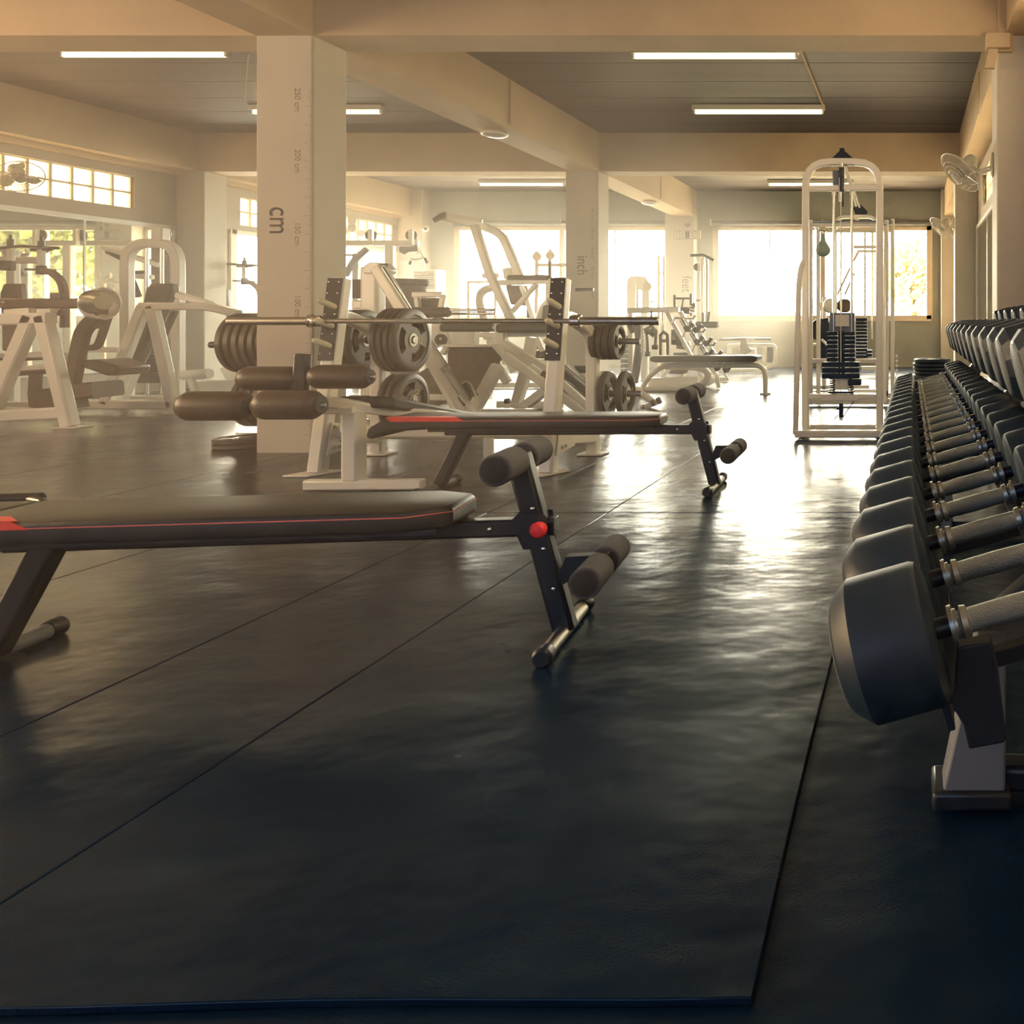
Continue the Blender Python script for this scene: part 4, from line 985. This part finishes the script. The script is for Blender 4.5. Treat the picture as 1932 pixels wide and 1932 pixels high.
fr('tube', M['white'], t, [(.035, 0, 8.2, [(1200, 735), (1232, 758)]), (.03, 0, 8.2, [(1216, 768), (1248, 755)])])
fr('end_cap', M['fabric'], t, [(.036, 0, 8.2, [(1212, 771), (1218, 768)])]); fr('grip_tape', M['fabric'], t, [(.034, 0, 8.1, [(1230, 761), (1235, 759)]), (.034, 0, 8.1, [(1240, 757), (1246, 754)])])

# attachment rack and what hangs on it
t = thing('attachment_rack', 'sloping white rack hung with chrome bars and cable handles', 'rack', at(1290, gz(10.4), 10.4))
fr('top_beam', M['white'], t, [(.09, .07, 10.4, [(1185, 586), (1282, 584)])], .004)
fr('sloping_rail', M['white'], t, [(.05, .05, 10.3, [(1258, 588), (1326, 712)]), (.05, .05, 10.3, [(1284, 588), (1350, 706)])], .004)
fr('post', M['white'], t, [(.06, .06, 10.5, [(1190, 588), (1190, gz(10.5) - 2)]), (.06, .06, 10.4, [(1326, 712), (1330, gz(10.4) - 2)]), (.05, .05, 10.4, [(1352, 706), (1356, gz(10.4) - 2)])], .004)
for i in range(4):
    x, y = 1273 + i * 19, 600 + i * 25
    fr('hook', M['chrome'], t, [(.014, 0, 10.2, [(x, y), (x + 34, y + 2)]), (.014, 0, 10.2, [(x + 34, y + 2), (x + 39, y - 6)]), (.012, 0, 10.2, [(x, y), (x - 6, y + 13)])])
for i in range(8):
    j, k = i // 2, i % 2; x, y = 1285 + j * 19 + k * 17, 603 + j * 25 + k * 3
    lab = 'short %s cable bar resting on the attachment rack, %s row from the top, %s side' % ('chrome', ['first', 'second', 'third', 'lowest'][j], ['left', 'right'][k])
    h = thing('cable_bar', lab, 'cable attachment', at(x, y, 10.1), 'bars on the attachment rack')
    fr('bar', M['chrome'], h, [(.028, 0, 10.1, [(x, y), (x + 12, y + 19)])])
    fr('rubber_grip', M['rubber'], h, [(.034, 0, 10.1, [(x + 8, y + 13), (x + 13, y + 21)]), (.022, 0, 10.05, [(x + 12, y + 20), (x + 22, y + 6)])])
def handle(name, lab, pts, r=.016, D=10.2, extra=None, m='rubber'):
    h = thing(name, lab, 'cable attachment', at(pts[0][0], pts[0][1], D), 'attachments hanging under the rack beam')
    fr('handle', M[m], h, [(r, 0, D, pts)])
    if extra:
        for s in extra: fr(s[0], M[s[1]], h, s[2])
handle('rope_attachment', 'thick black rope hanging leftmost under the attachment rack beam', [(1203, 608), (1206, 650), (1200, 700), (1196, 722)], .05, 10.2, [('strap', 'black', [(.03, 0, 10.2, [(1186, 612), (1194, 628)]), (.03, 0, 10.2, [(1192, 610), (1200, 626)])])])
handle('chain', 'beaded steel chain hanging beside the black rope', [(1211, 606), (1211, 672)], .012, 10.1, [('link', 'chrome', [(.02, 0, 10.1, [(1211, 612 + 7 * i), (1211, 615 + 7 * i)]) for i in range(8)])], 'chrome')
handle('stirrup_handle', 'black stirrup handle with knotted strap hanging right of the chain', [(1222, 668), (1221, 634), (1217, 622), (1229, 614), (1238, 624), (1236, 655)], .018, 10.1, [('grip', 'rubber', [(.03, 0, 10.1, [(1218, 668), (1226, 668)]), (.03, 0, 10.1, [(1231, 655), (1241, 655)])]), ('strap', 'black', [(.012, 0, 10.2, [(1229, 616), (1229, 588, 10.36)]), (.03, 0, 10.1, [(1219, 628), (1237, 621)]), (.03, 0, 10.1, [(1219, 621), (1235, 634)])])])
handle('double_handle', 'black H-shaped double handle hanging beneath the right part of the beam', [(1246, 670), (1246, 632), (1252, 626), (1259, 632), (1260, 670)], .018, 10.1, [('crossbar', 'rubber', [(.02, 0, 10.1, [(1246, 643), (1260, 643)])]), ('hanger', 'chrome', [(.012, 0, 10.1, [(1252, 626), (1250, 606), (1250, 588, 10.36)])])])
h = thing('stack_shroud', 'small black pulley cover with pale number under the attachment rack', 'pulley cover', at(1275, 640, 10.3), None)
pad('cover', M['black'], h, [(1266, 622), (1274, 622), (1290, 645), (1284, 652), (1266, 650)], 10.3, .06, .004)
fr('window_plate', M['ledoff'], h, [(.01, .035, 10.25, [(1271, 634), (1271, 642)])])
t = thing('saddle_stool', 'white and black low saddle under the attachment rack', 'seat', at(1285, gz(10.6), 10.6))
fr('saddle', M['black'], t, [(.10, .05, 10.6, [(1278, 654), (1298, 656)]), (.08, .04, 10.6, [(1272, 668), (1303, 668)])], .01)
fr('shield', M['white'], t, [(.06, .06, 10.5, [(1288, 652), (1302, 647)])], .02); fr('post', M['white'], t, [(.06, .06, 10.6, [(1287, 668), (1287, gz(10.6) - 1)])])
t = thing('selector_machine', 'white hooded weight-stack machine against the window right of the inch pillar', 'gym machine', at(1203, gz(12), 12))
pad('hood', M['white'], t, [(1182, 585), (1182, 530), (1188, 521), (1202, 520), (1206, 524), (1200, 535), (1198, 585)], 12, .1, .01)
part('hood', M['white'], t, lambda b: prism(b, P3([(1200, 585), (1200, 527), (1206, 521), (1216, 522), (1223, 532), (1225, 545), (1224, 585), (1211, 585), (1211, 549), (1204, 542), (1204, 585)], 11.9), (0, .14, 0)), .008)
disc('cam', M['frame'], t, 1222, 540, 11.9, .06, .04, (0, 1, 0))
fr('post', M['white'], t, [(.1, .1, 12, [(1190, 585), (1190, gz(12) - 1)]), (.1, .1, 12, [(1217, 585), (1217, gz(12) - 1)]), (.012, 0, 12, [(1225, 569), (1241, 569)])])
stack(t, 1183, 632, 712, 11.6, .14, .14, 9)
t = thing('lat_pulldown', 'faint thin lat pulldown mast with wide bent bar against the middle window', 'gym machine', at(1249, gz(13), 13))
fr('mast', M['frame'], t, [(.04, .035, 13, [(1243, 483), (1243, gz(13) - 1)]), (.04, .035, 13, [(1253, 483), (1253, gz(13) - 1)]), (.03, .03, 13, [(1243, 515), (1254, 515)])])
fr('bar', M['frame'], t, [(.009, 0, 12.9, [(1207, 491), (1222, 483), (1252, 483)])])
t = thing('lat_pulldown', 'white lat pulldown with dark bent bar on top, in front of the feet pillar', 'gym machine', at(1328, gz(11.6), 11.6))
fr('mast', M['white'], t, [(.06, .06, 11.6, [(1326, 484), (1326, gz(11.6) - 2)]), (.035, .035, 11.5, [(1334, 488), (1334, 606)])], .004)
fr('mast_edge', M['chrome'], t, [(.014, 0, 11.5, [(1329, 500), (1329, 590)])])
fr('bar', M['black'], t, [(.020, 0, 11.4, [(1303, 482), (1326, 481), (1347, 491)])])
disc('pulley', M['black'], t, 1315, 504, 11.5, .055, .03, (1, -.6, 0)); fr('pulley_plate', M['white'], t, [(.04, .04, 11.5, [(1319, 496), (1319, 512)])])
fr('pin', M['chrome'], t, [(.014, 0, 11.4, [(1314, 567), (1324, 567)])])
part('thigh_roller', M['vinyl'], t, lambda b: cushion(b, at(1312, 613, 11.4), at(1354, 613, 11.4), .048, .015))
fr('roller_end', M['chrome'], t, [(.016, 0, 11.4, [(1353, 608), (1357, 608)]), (.016, 0, 11.4, [(1353, 615), (1357, 615)])])
fr('seat_post', M['black'], t, [(.03, .03, 11.4, [(1326, 590), (1326, 607)]), (.03, .03, 11.4, [(1338, 588), (1336, 607)])])
fr('base', M['white'], t, [(.06, .06, 11.6, [(1290, gz(11.6) - 5), (1370, gz(11.6) - 5)]), (.04, .04, 11.6, [(1362, 694), (1374, gz(11.6) - 2)])], .004)
t = thing('press_handle_frame', 'dark H-shaped handle frame standing up in front of the feet pillar', 'gym machine', at(1290, gz(10.9), 10.9))
fr('h_frame', M['black'], t, [(.04, .035, 10.9, [(1273, 556), (1273, 580)]), (.04, .035, 10.9, [(1304, 554), (1304, 574), (1310, 577), (1310, 572)]), (.04, .028, 10.9, [(1273, 563), (1304, 563)]), (.04, .02, 10.9, [(1290, 563), (1287, 580)])], .003)
fr('hub', M['black'], t, [(.08, .09, 10.9, [(1281, 585), (1302, 586)]), (.03, .03, 10.9, [(1304, 590), (1304, 596)])], .006); fr('hub_cap', M['chrome'], t, [(.035, 0, 10.8, [(1302, 583), (1311, 584)])])
fr('post', M['white'], t, [(.05, .05, 11.0, [(1291, 590), (1291, gz(11.0) - 1)])])
# seated machine base with curved runners
t = thing('curved_base_machine', 'machine base of pale curved tube runners under the flat bench', 'gym machine', at(1290, gz(10.0), 10.0))
fr('runner', M['white'], t, [(.045, 0, 10.1, [(1250, 690), (1322, 692), (1338, 706), (1330, 722), (1312, 732), (1215, 734)], .22), (.045, 0, 10.6, [(1270, 688), (1340, 690), (1352, 703), (1345, 716), (1328, 726), (1225, 727)], .22)])
fr('base', M['white'], t, [(.08, .09, 10.2, [(1225, 720), (1318, 716)]), (.05, .05, 10.0, [(1190, gz(10) - 6), (1310, gz(10) - 6)]), (.05, .04, 10.3, [(1265, 693), (1240, 722)])], .004)
pad('tray', M['fabric'], t, [(1262, 705), (1266, 698), (1292, 697), (1288, 706)], 10.3, .2, .004)
# ab bench against the back wall
t = thing('sit_board', 'low white bench with dark upright pad and crossbar in front of the back wall', 'bench', at(1420, gz(13.3), 13.3))
fr('frame', M['white'], t, [(.06, .06, 13.3, [(1376, 652), (1463, 651), (1462, 686), (1440, 698), (1365, 699)], .08), (.05, .05, 13.3, [(1376, 650), (1376, 668)]), (.07, .06, 13.3, [(1443, 655), (1443, 684)]), (.05, .05, 13.4, [(1424, 656), (1424, 682)]), (.05, .05, 13.3, [(1398, 699), (1398, gz(13.3) - 1)]), (.05, .05, 13.3, [(1440, 698), (1440, gz(13.3) - 1)])], .004)
fr('crossbar', M['chrome'], t, [(.014, 0, 13.2, [(1357, 640), (1405, 638), (1455, 639)])]); fr('crossbar_grip', M['black'], t, [(.018, 0, 13.2, [(1357, 641), (1398, 640)]), (.018, 0, 13.2, [(1425, 640), (1455, 640)])])
pad('upright_pad', M['vinyl'], t, [(1397, 637), (1408, 637), (1409, 654), (1418, 660), (1408, 667), (1397, 666)], 13.2, .2, .006)
pad('end_panel', M['rubber'], t, [(1447, 654), (1461, 654), (1459, 684), (1447, 684)], 13.35, .05, .004)

# ------------------------------------------------------------------ tall cable tower on the right
T0 = 6.22
t = thing('cable_gantry', 'tall white rounded cable tower with a double black weight stack, right of the open floor', 'gym machine', at(1588, gz(T0), T0))
fr('arch', M['white'], t, [(.06, .055, T0, [(1520, gz(T0) - 6), (1520, 306), (1660, 306), (1660, gz(T0) - 6)], .19)], .004)
fr('side_brace', M['white'], t, [(.05, .04, T0 - .12, [(1501, gz(T0 - .12) - 8), (1507, 540), (1511, 505), (1518, 492)], .1), (.05, .04, T0 + .1, [(1668, 760), (1665, 500)])], .004)
fr('cross_bar', M['white'], t, [(.05, .045, T0, [(1522, 356), (1590, 356)]), (.05, .05, T0 - .02, [(1592, 354), (1658, 354)]), (.05, .04, T0, [(1522, 748), (1660, 748)]), (.06, .055, T0 - .04, [(1552, 750), (1620, 750)])], .004)
fr('base', M['white'], t, [(.07, .055, T0 - .15, [(1500, gz(T0 - .15) - 10), (1662, gz(T0 - .15) - 10)]), (.06, .05, T0 + .25, [(1522, gz(T0 + .25) - 8), (1660, gz(T0 + .25) - 8)]),
    (.06, .05, T0, [(1508, gz(T0 - .15) - 8, T0 - .15), (1524, gz(T0 + .25) - 8, T0 + .25)]), (.06, .05, T0, [(1662, gz(T0 - .15) - 8, T0 - .15), (1658, gz(T0 + .25) - 8, T0 + .25)])], .004)
pad('top_bracket', M['black'], t, [(1570, 298), (1584, 284), (1584, 279), (1593, 279), (1593, 284), (1609, 298)], T0, .05, .002)
fr('under_bracket', M['black'], t, [(.05, .008, T0 - .0, [(1566, 312), (1612, 312)])])
fr('pulley_housing', M['grey'], t, [(.05, .075, T0 + .02, [(1580, 322), (1580, 350)])], .006)
fr('diagonal_stay', M['white'], t, [(.04, .03, T0 + .1, [(1594, 314), (1606, 350)])], .003)
fr('piston', M['black'], t, [(.022, 0, T0 - .03, [(1588, 316), (1588, 362)]), (.008, 0, T0 - .03, [(1590, 362), (1590, 391)])])
fr('swivel_head', M['steel'], t, [(.016, 0, T0 - .03, [(1586, 335), (1586, 380)]), (.02, 0, T0 - .03, [(1588, 308), (1588, 318)])])
for x in (1573, 1607):
    fr('guide_rod', M['chrome'], t, [(.011, 0, T0, [(x, 360), (x, gz(T0) - 75)])]); fr('rod_collar', M['steel'], t, [(.016, 0, T0, [(x, 358), (x, 368)])])
fr('cable', M['cream'], t, [(.0035, 0, T0 - .06, [(1586.5, 380), (1586.5, 744)])])
pad('stack_head', M['grey'], t, [(1565, 590), (1612, 590), (1612, 625), (1565, 625)], T0 - .01, .1, .006)
pad('head_window', M['ledoff'], t, [(1576, 594), (1602, 594), (1602, 616), (1576, 616)], T0 - .03, .02, .002)
for k, x in enumerate((1571, 1602)): stack(t, x, 625, 682, T0, .085 if k == 0 else .10, .12, 7)
stack(t, 1587, 682, 714, T0, .29, .13, 3)
fr('stack_spine', M['black'], t, [(.03, .05, T0 - .04, [(1588, 625), (1588, 714)])])
stack(t, 1613, 714, 727, T0, .10, .12, 1)
pad('base_block', M['white'], t, [(1576, 714), (1602, 714), (1602, 735), (1576, 735)], T0 - .03, .06, .004)
def springs(b):
    for x in (1571, 1606):
        c = at(x, 0, T0).x; z0 = at(0, 738, T0).z; z1 = at(0, 714, T0).z
        tube(b, [V((c + .022 * math.cos(a * .6), T0 + .022 * math.sin(a * .6), z0 + (z1 - z0) * a / 60)) for a in range(61)], .004, 6)
part('spring', M['black'], t, springs)
fr('base_plate', M['black'], t, [(.16, .016, T0, [(1565, 739), (1611, 739)])], .002)
fr('lower_swivel', M['black'], t, [(.03, .035, T0, [(1587, 761), (1587, 788)]), (.008, 0, T0 - .02, [(1578, 771), (1584, 771)])], .003); fr('swivel_end', M['white'], t, [(.03, .03, T0, [(1587, 756), (1587, 761)]), (.03, .03, T0, [(1587, 788), (1587, 793)])])
fr('loose_cable', M['black'], t, [(.004, 0, T0, [(1590, 788), (1603, 768), (1614, 752)]), (.004, 0, T0, [(1574, 792), (1577, 787), (1582, 783)])])

# machine row behind the gantry
t = thing('power_cage', 'white power cage of square uprights and top bars behind the tall cable tower', 'rack', at(1608, gz(8.9), 8.9))
fr('upright', M['white'], t, [(.05, .05, 8.4, [(1529, gz(8.4) - 2), (1529, 415)])], .003)
fr('upright', M['white'], t, [(.05, .045, 9.0, [(1544, gz(9) - 2), (1544, 428)])], .003)
fr('upright', M['white'], t, [(.05, .05, 8.4, [(1672, gz(8.4) - 2), (1672, 415)])], .003)
fr('upright', M['white'], t, [(.05, .045, 9.0, [(1684, gz(9) - 2), (1684, 413)])], .003)
fr('top_bar', M['chrome'], t, [(.016, 0, 8.4, [(1529, 419), (1684, 419)])])
fr('top_frame', M['white'], t, [(.05, .04, 8.4, [(1529, 425), (1672, 425)]), (.04, .03, 8.4, [(1529, 418, 8.4), (1548, 436, 9.0)]), (.04, .03, 9.0, [(1544, 436), (1684, 436)])], .003)
fr('base', M['white'], t, [(.06, .06, 8.4, [(1527, gz(8.4) - 8), (1686, gz(8.4) - 8)]), (.06, .06, 9.0, [(1540, gz(9) - 8), (1690, gz(9) - 8)]), (.05, .05, 8.4, [(1532, 681), (1672, 681)])], .003)
fr('bar_catch', M['cream'], t, [(.06, .045, 8.9, [(1684, 545), (1684, 562)])], .003)
fr('upright_slots', M['white'], t, [(.012, .03, 9.0, [(1690, 672 + i * 9), (1694, 672 + i * 9)]) for i in range(4)])
fr('foot', M['black'], t, [(.05, .04, 8.3, [(1671, 738), (1671, 748)])], .003)
t = thing('weight_stack_machine', 'arched machine with black weight stack behind the right half of the cable tower', 'gym machine', at(1630, gz(9.4), 9.4))
fr('arch', M['white'], t, [(.04, .04, 9.4, [(1576, gz(9.4) - 2), (1576, 409), (1655, 409), (1655, gz(9.4) - 2)], .12)], .003)
fr('inner_frame', M['white'], t, [(.03, .03, 9.4, [(1576, 437), (1655, 437)]), (.03, .04, 9.4, [(1610, 466), (1655, 466)]), (.03, .03, 9.4, [(1612, 490), (1620, 474), (1655, 474)]), (.02, .02, 9.4, [(1632, 437), (1632, 600)])], .003)
fr('lever_rod', M['frame'], t, [(.012, 0, 9.3, [(1580, 556), (1618, 476)]), (.012, 0, 9.3, [(1594, 556), (1612, 515)])])
for x in (1587, 1632, 1645): fr('guide_rod', M['chrome'], t, [(.010, 0, 9.5, [(x, 437), (x, 640)])])
stack(t, 1626, 600, 676, 9.3, .13, .14, 12)
stack(t, 1640, 660, 680, 9.3, .07, .14, 3)
pad('pulley_block', M['black'], t, [(1609, 392), (1618, 387), (1625, 387), (1636, 398), (1636, 405), (1614, 405)], 9.2, .05, .003)
fr('pulley_strut', M['white'], t, [(.03, .05, 9.2, [(1617, 406), (1617, 427)]), (.010, 0, 9.15, [(1608, 360), (1616, 390)]), (.010, 0, 9.15, [(1612, 360), (1622, 392)])])
fr('base', M['white'], t, [(.08, .07, 9.4, [(1560, gz(9.4) - 8), (1670, gz(9.4) - 8)]), (.05, .05, 9.2, [(1625, 695), (1655, 695)])], .003)
t = thing('speed_bag', 'pale green leather speed bag hanging left inside the cable tower', 'speed bag', at(1552, 485, 8.7))
c = at(1553, 470, 8.7)
part('bag', M['leather'], t, lambda b: cyl(b, c + V((0, 0, -.085)), c + V((0, 0, .17)), [(0, .0), (.006, .035), (.03, .068), (.06, .082), (.09, .080), (.13, .058), (.17, .032), (.215, .022), (.25, .020), (.255, .008)], 28))
part('swivel', M['chrome'], t, lambda b: (rod(b, c + V((0, 0, .165)), c + V((0, 0, .20)), .008), tube(b, [c + V((-.05 + .0022 * a, .02 * math.cos(a * .8), .215 + .02 * math.sin(a * .8))) for a in range(46)], .005, 6)))
t = thing('wheel_machine', 'machine with chrome wheel, dark ball and black disc seen low through the cable tower', 'gym machine', at(1565, gz(10.2), 10.2))
disc('chrome_wheel', M['steel'], t, 1567, 577, 9.9, .095, .05, (.3, -1, 0)); disc('dark_ball', M['fabric'], t, 1593, 577, 9.95, .085, .12, (.8, -1, 0))
disc('black_disc', M['rubber'], t, 1548, 622, 10.0, .14, .05, (.4, -1, 0)); pad('black_panel', M['rubber'], t, [(1548, 602), (1563, 600), (1563, 680), (1548, 680)], 10.1, .1, .006)
fr('frame', M['white'], t, [(.04, .03, 9.9, [(1550, 640), (1562, 652)]), (.06, .05, 10.2, [(1555, 560), (1555, gz(10.2) - 1)]), (.06, .05, 10.2, [(1530, gz(10.2) - 6), (1640, gz(10.2) - 6)]), (.04, .03, 10.0, [(1525, 650), (1540, 650)])], .003)

# ------------------------------------------------------------------ wall fans
def fan(c, ax, mount, r, lab):
    t = thing('wall_fan', lab, 'fan', c, 'wall fans'); ax = V(ax).normalized(); _, n, q = frame(ax)
    def ring(b, d, rr, w=.0022): tube(b, [c + ax * d + (n * math.cos(a * PI / 18) + q * math.sin(a * PI / 18)) * rr for a in range(36)], w, 6, closed=True)
    def cage(b):
        ring(b, 0, r, .005); ring(b, .035, r * .72); ring(b, -.035, r * .8); ring(b, .05, r * .35, .003); ring(b, .046, r * .55)
        for i in range(36):
            a = i * PI / 18; u = n * math.cos(a) + q * math.sin(a)
            tube(b, [c + ax * .052 + u * r * .2, c + ax * .046 + u * r * .5, c + ax * .03 + u * r * .8, c + u * r], .0013, 4)
            tube(b, [c - ax * .05 + u * r * .3, c - ax * .035 + u * r * .8, c + u * r], .0013, 4)
    part('cage', M['plastic'], t, cage)
    part('badge', M['plastic'], t, lambda b: cyl(b, c + ax * .048, c + ax * .058, [(0, r * .22), (.006, r * .22), (.010, r * .14)], 24))
    part('clear_blades_disc', M['clear'], t, lambda b: cyl(b, c + ax * .0, c + ax * .02, [(0, r * .26), (.02, r * .2)], 20))
    for k in range(3):
        def bl(b, k=k):
            N = 7; g1, g2 = [], []
            for i in range(N + 1):
                s = i / N; rr = r * (.2 + .7 * s)
                for g, off in ((g1, -.42), (g2, .42)):
                    a = k * 2 * PI / 3 + off * (.55 + .55 * math.sin(PI * min(1, s * .9 + .1)))
                    u = n * math.cos(a) + q * math.sin(a); g.append(b.verts.new(c + u * rr + ax * (off * .05)))
            for i in range(N): b.faces.new((g1[i], g1[i + 1], g2[i + 1], g2[i]))
            bmesh.ops.solidify(b, geom=list(b.faces), thickness=.003)
        part('blade', M['plastic'], t, bl)
    m0 = c - ax * .045
    part('motor_housing', M['plastic'], t, lambda b: cyl(b, m0, m0 - ax * .13, [(0, .055), (.02, .062), (.09, .058), (.12, .045), (.13, .02)], 24), .003)
    mount = V(mount)
    part('wall_arm', M['plastic'], t, lambda b: (tube(b, [m0 - ax * .07 + V((0, 0, -.03)), (m0 - ax * .07 + mount) / 2 + V((0, 0, -.06)), mount + V((0, 0, -.02))], .02, 12),), .002)
    part('wall_plate', M['plastic'], t, lambda b: box(b, mount, (.02 if abs(mount.x) > 5 or True else .1, .10, .17)), .01)
fan(at(1811, 326, 6.05), (-.66, -.25, -.70), (.590, 5.95, 2.02) if False else (.592, 5.70, 2.02), .185, 'white wall fan on the near right pillar')
fan(at(1776, 431, 10.9), (-.66, -.25, -.70), (.592, 10.70, 2.20), .20, 'white wall fan on the far right pillar')
fan(at(36, 333, 8.3), (.62, -.30, -.60), (-9.66, 8.35, 2.50), .19, 'wall fan in front of the glass blocks at the upper left edge')
fan(at(664, 431, 13.0), (.5, -.75, -.40), (-9.66, 13.2, 2.45), .22, 'wall fan in front of the far left glass blocks')
# security camera
t = thing('security_camera', 'small white round security camera high in the back left corner', 'camera', at(803, 433, 14.7))
part('housing', M['white'], t, lambda b: ball(b, at(803, 432, 14.75), .055, 16)); part('lens', M['black'], t, lambda b: ball(b, at(803, 432, 14.70), .03, 12))
part('mount_arm', M['white'], t, lambda b: rod(b, at(803, 432, 14.8), (-9.22, 15.0, 2.62), .015))
# digital clock on the end pillar
D = D3 - .28 - .03
t = thing('digital_clock', 'wall clock with four pale 88:88 segment digits on the feet pillar', 'clock', at(1297, 450, D))
part('clock_body', M['wall'], t, lambda b: box(b, at(1297, 443, D + .015), (.50, .028, .17)), .004)
def digit(b, x, y, w, h):
    for sx_, sy_, dx, dz in ((0, 1, 1, 0), (0, 0, 1, 0), (0, -1, 1, 0), (-1, .5, 0, 1), (1, .5, 0, 1), (-1, -.5, 0, 1), (1, -.5, 0, 1)):
        c = at(x + sx_ * w / 2, y - sy_ * h / 2, D - .002); box(b, c, (.055 if dx else .014, .004, .014 if dx else .05))
for x in (1277, 1287.5, 1306, 1316): part('digit', M['ledoff'], t, lambda b: digit(b, x, 443, 6.5, 11))
part('colon', M['black'], t, lambda b: box(b, at(1296.8, 443, D), (.065, .006, .125)))
part('colon_dots', M['ledoff'], t, lambda b: (box(b, at(1296.8, 440.5, D - .004), (.014, .004, .014)), box(b, at(1296.8, 445.5, D - .004), (.014, .004, .014))))
t = thing('sensor', 'small dark sensor above the digital clock', 'sensor', at(1297, 426, D))
part('sensor_body', M['grey'], t, lambda b: box(b, at(1297, 424, D + .01), (.10, .03, .05)), .004); part('sensor_stem', M['grey'], t, lambda b: rod(b, at(1297, 426, D), at(1297, 430, D), .008))

# ------------------------------------------------------------------ added haze standing in for window bloom and the warm left flare
def glow_volume(name, lab, dens, an, col, x0, x1, y0, y1, z1):
    m = bpy.data.materials.new(name); m.use_nodes = True; nt = m.node_tree; nt.nodes.clear()
    v = nt.nodes.new('ShaderNodeVolumeScatter'); v.inputs['Color'].default_value = (*col, 1); v.inputs['Density'].default_value = dens; v.inputs['Anisotropy'].default_value = an
    o = nt.nodes.new('ShaderNodeOutputMaterial'); nt.links.new(v.outputs[0], o.inputs['Volume'])
    b = MB(); box(b, ((x0 + x1) / 2, (y0 + y1) / 2, z1 / 2 + .002), (x1 - x0, y1 - y0, z1))
    return tag(obj(name, b, m), lab, 'haze', kind='stuff')
glow_volume('glow_haze', 'added haze imitating bright window bloom in the back part of the hall', .037, .45, (1.0, .93, .80), XL + .02, -1.9, 5.9, 15.2, ZC - .01)
glow_volume('glow_haze', 'added warm haze imitating orange flare in the left front part of the hall', .048, .2, (1.0, .78, .62), XL + .01, -.9, 1.5, 5.89, ZC - .01)
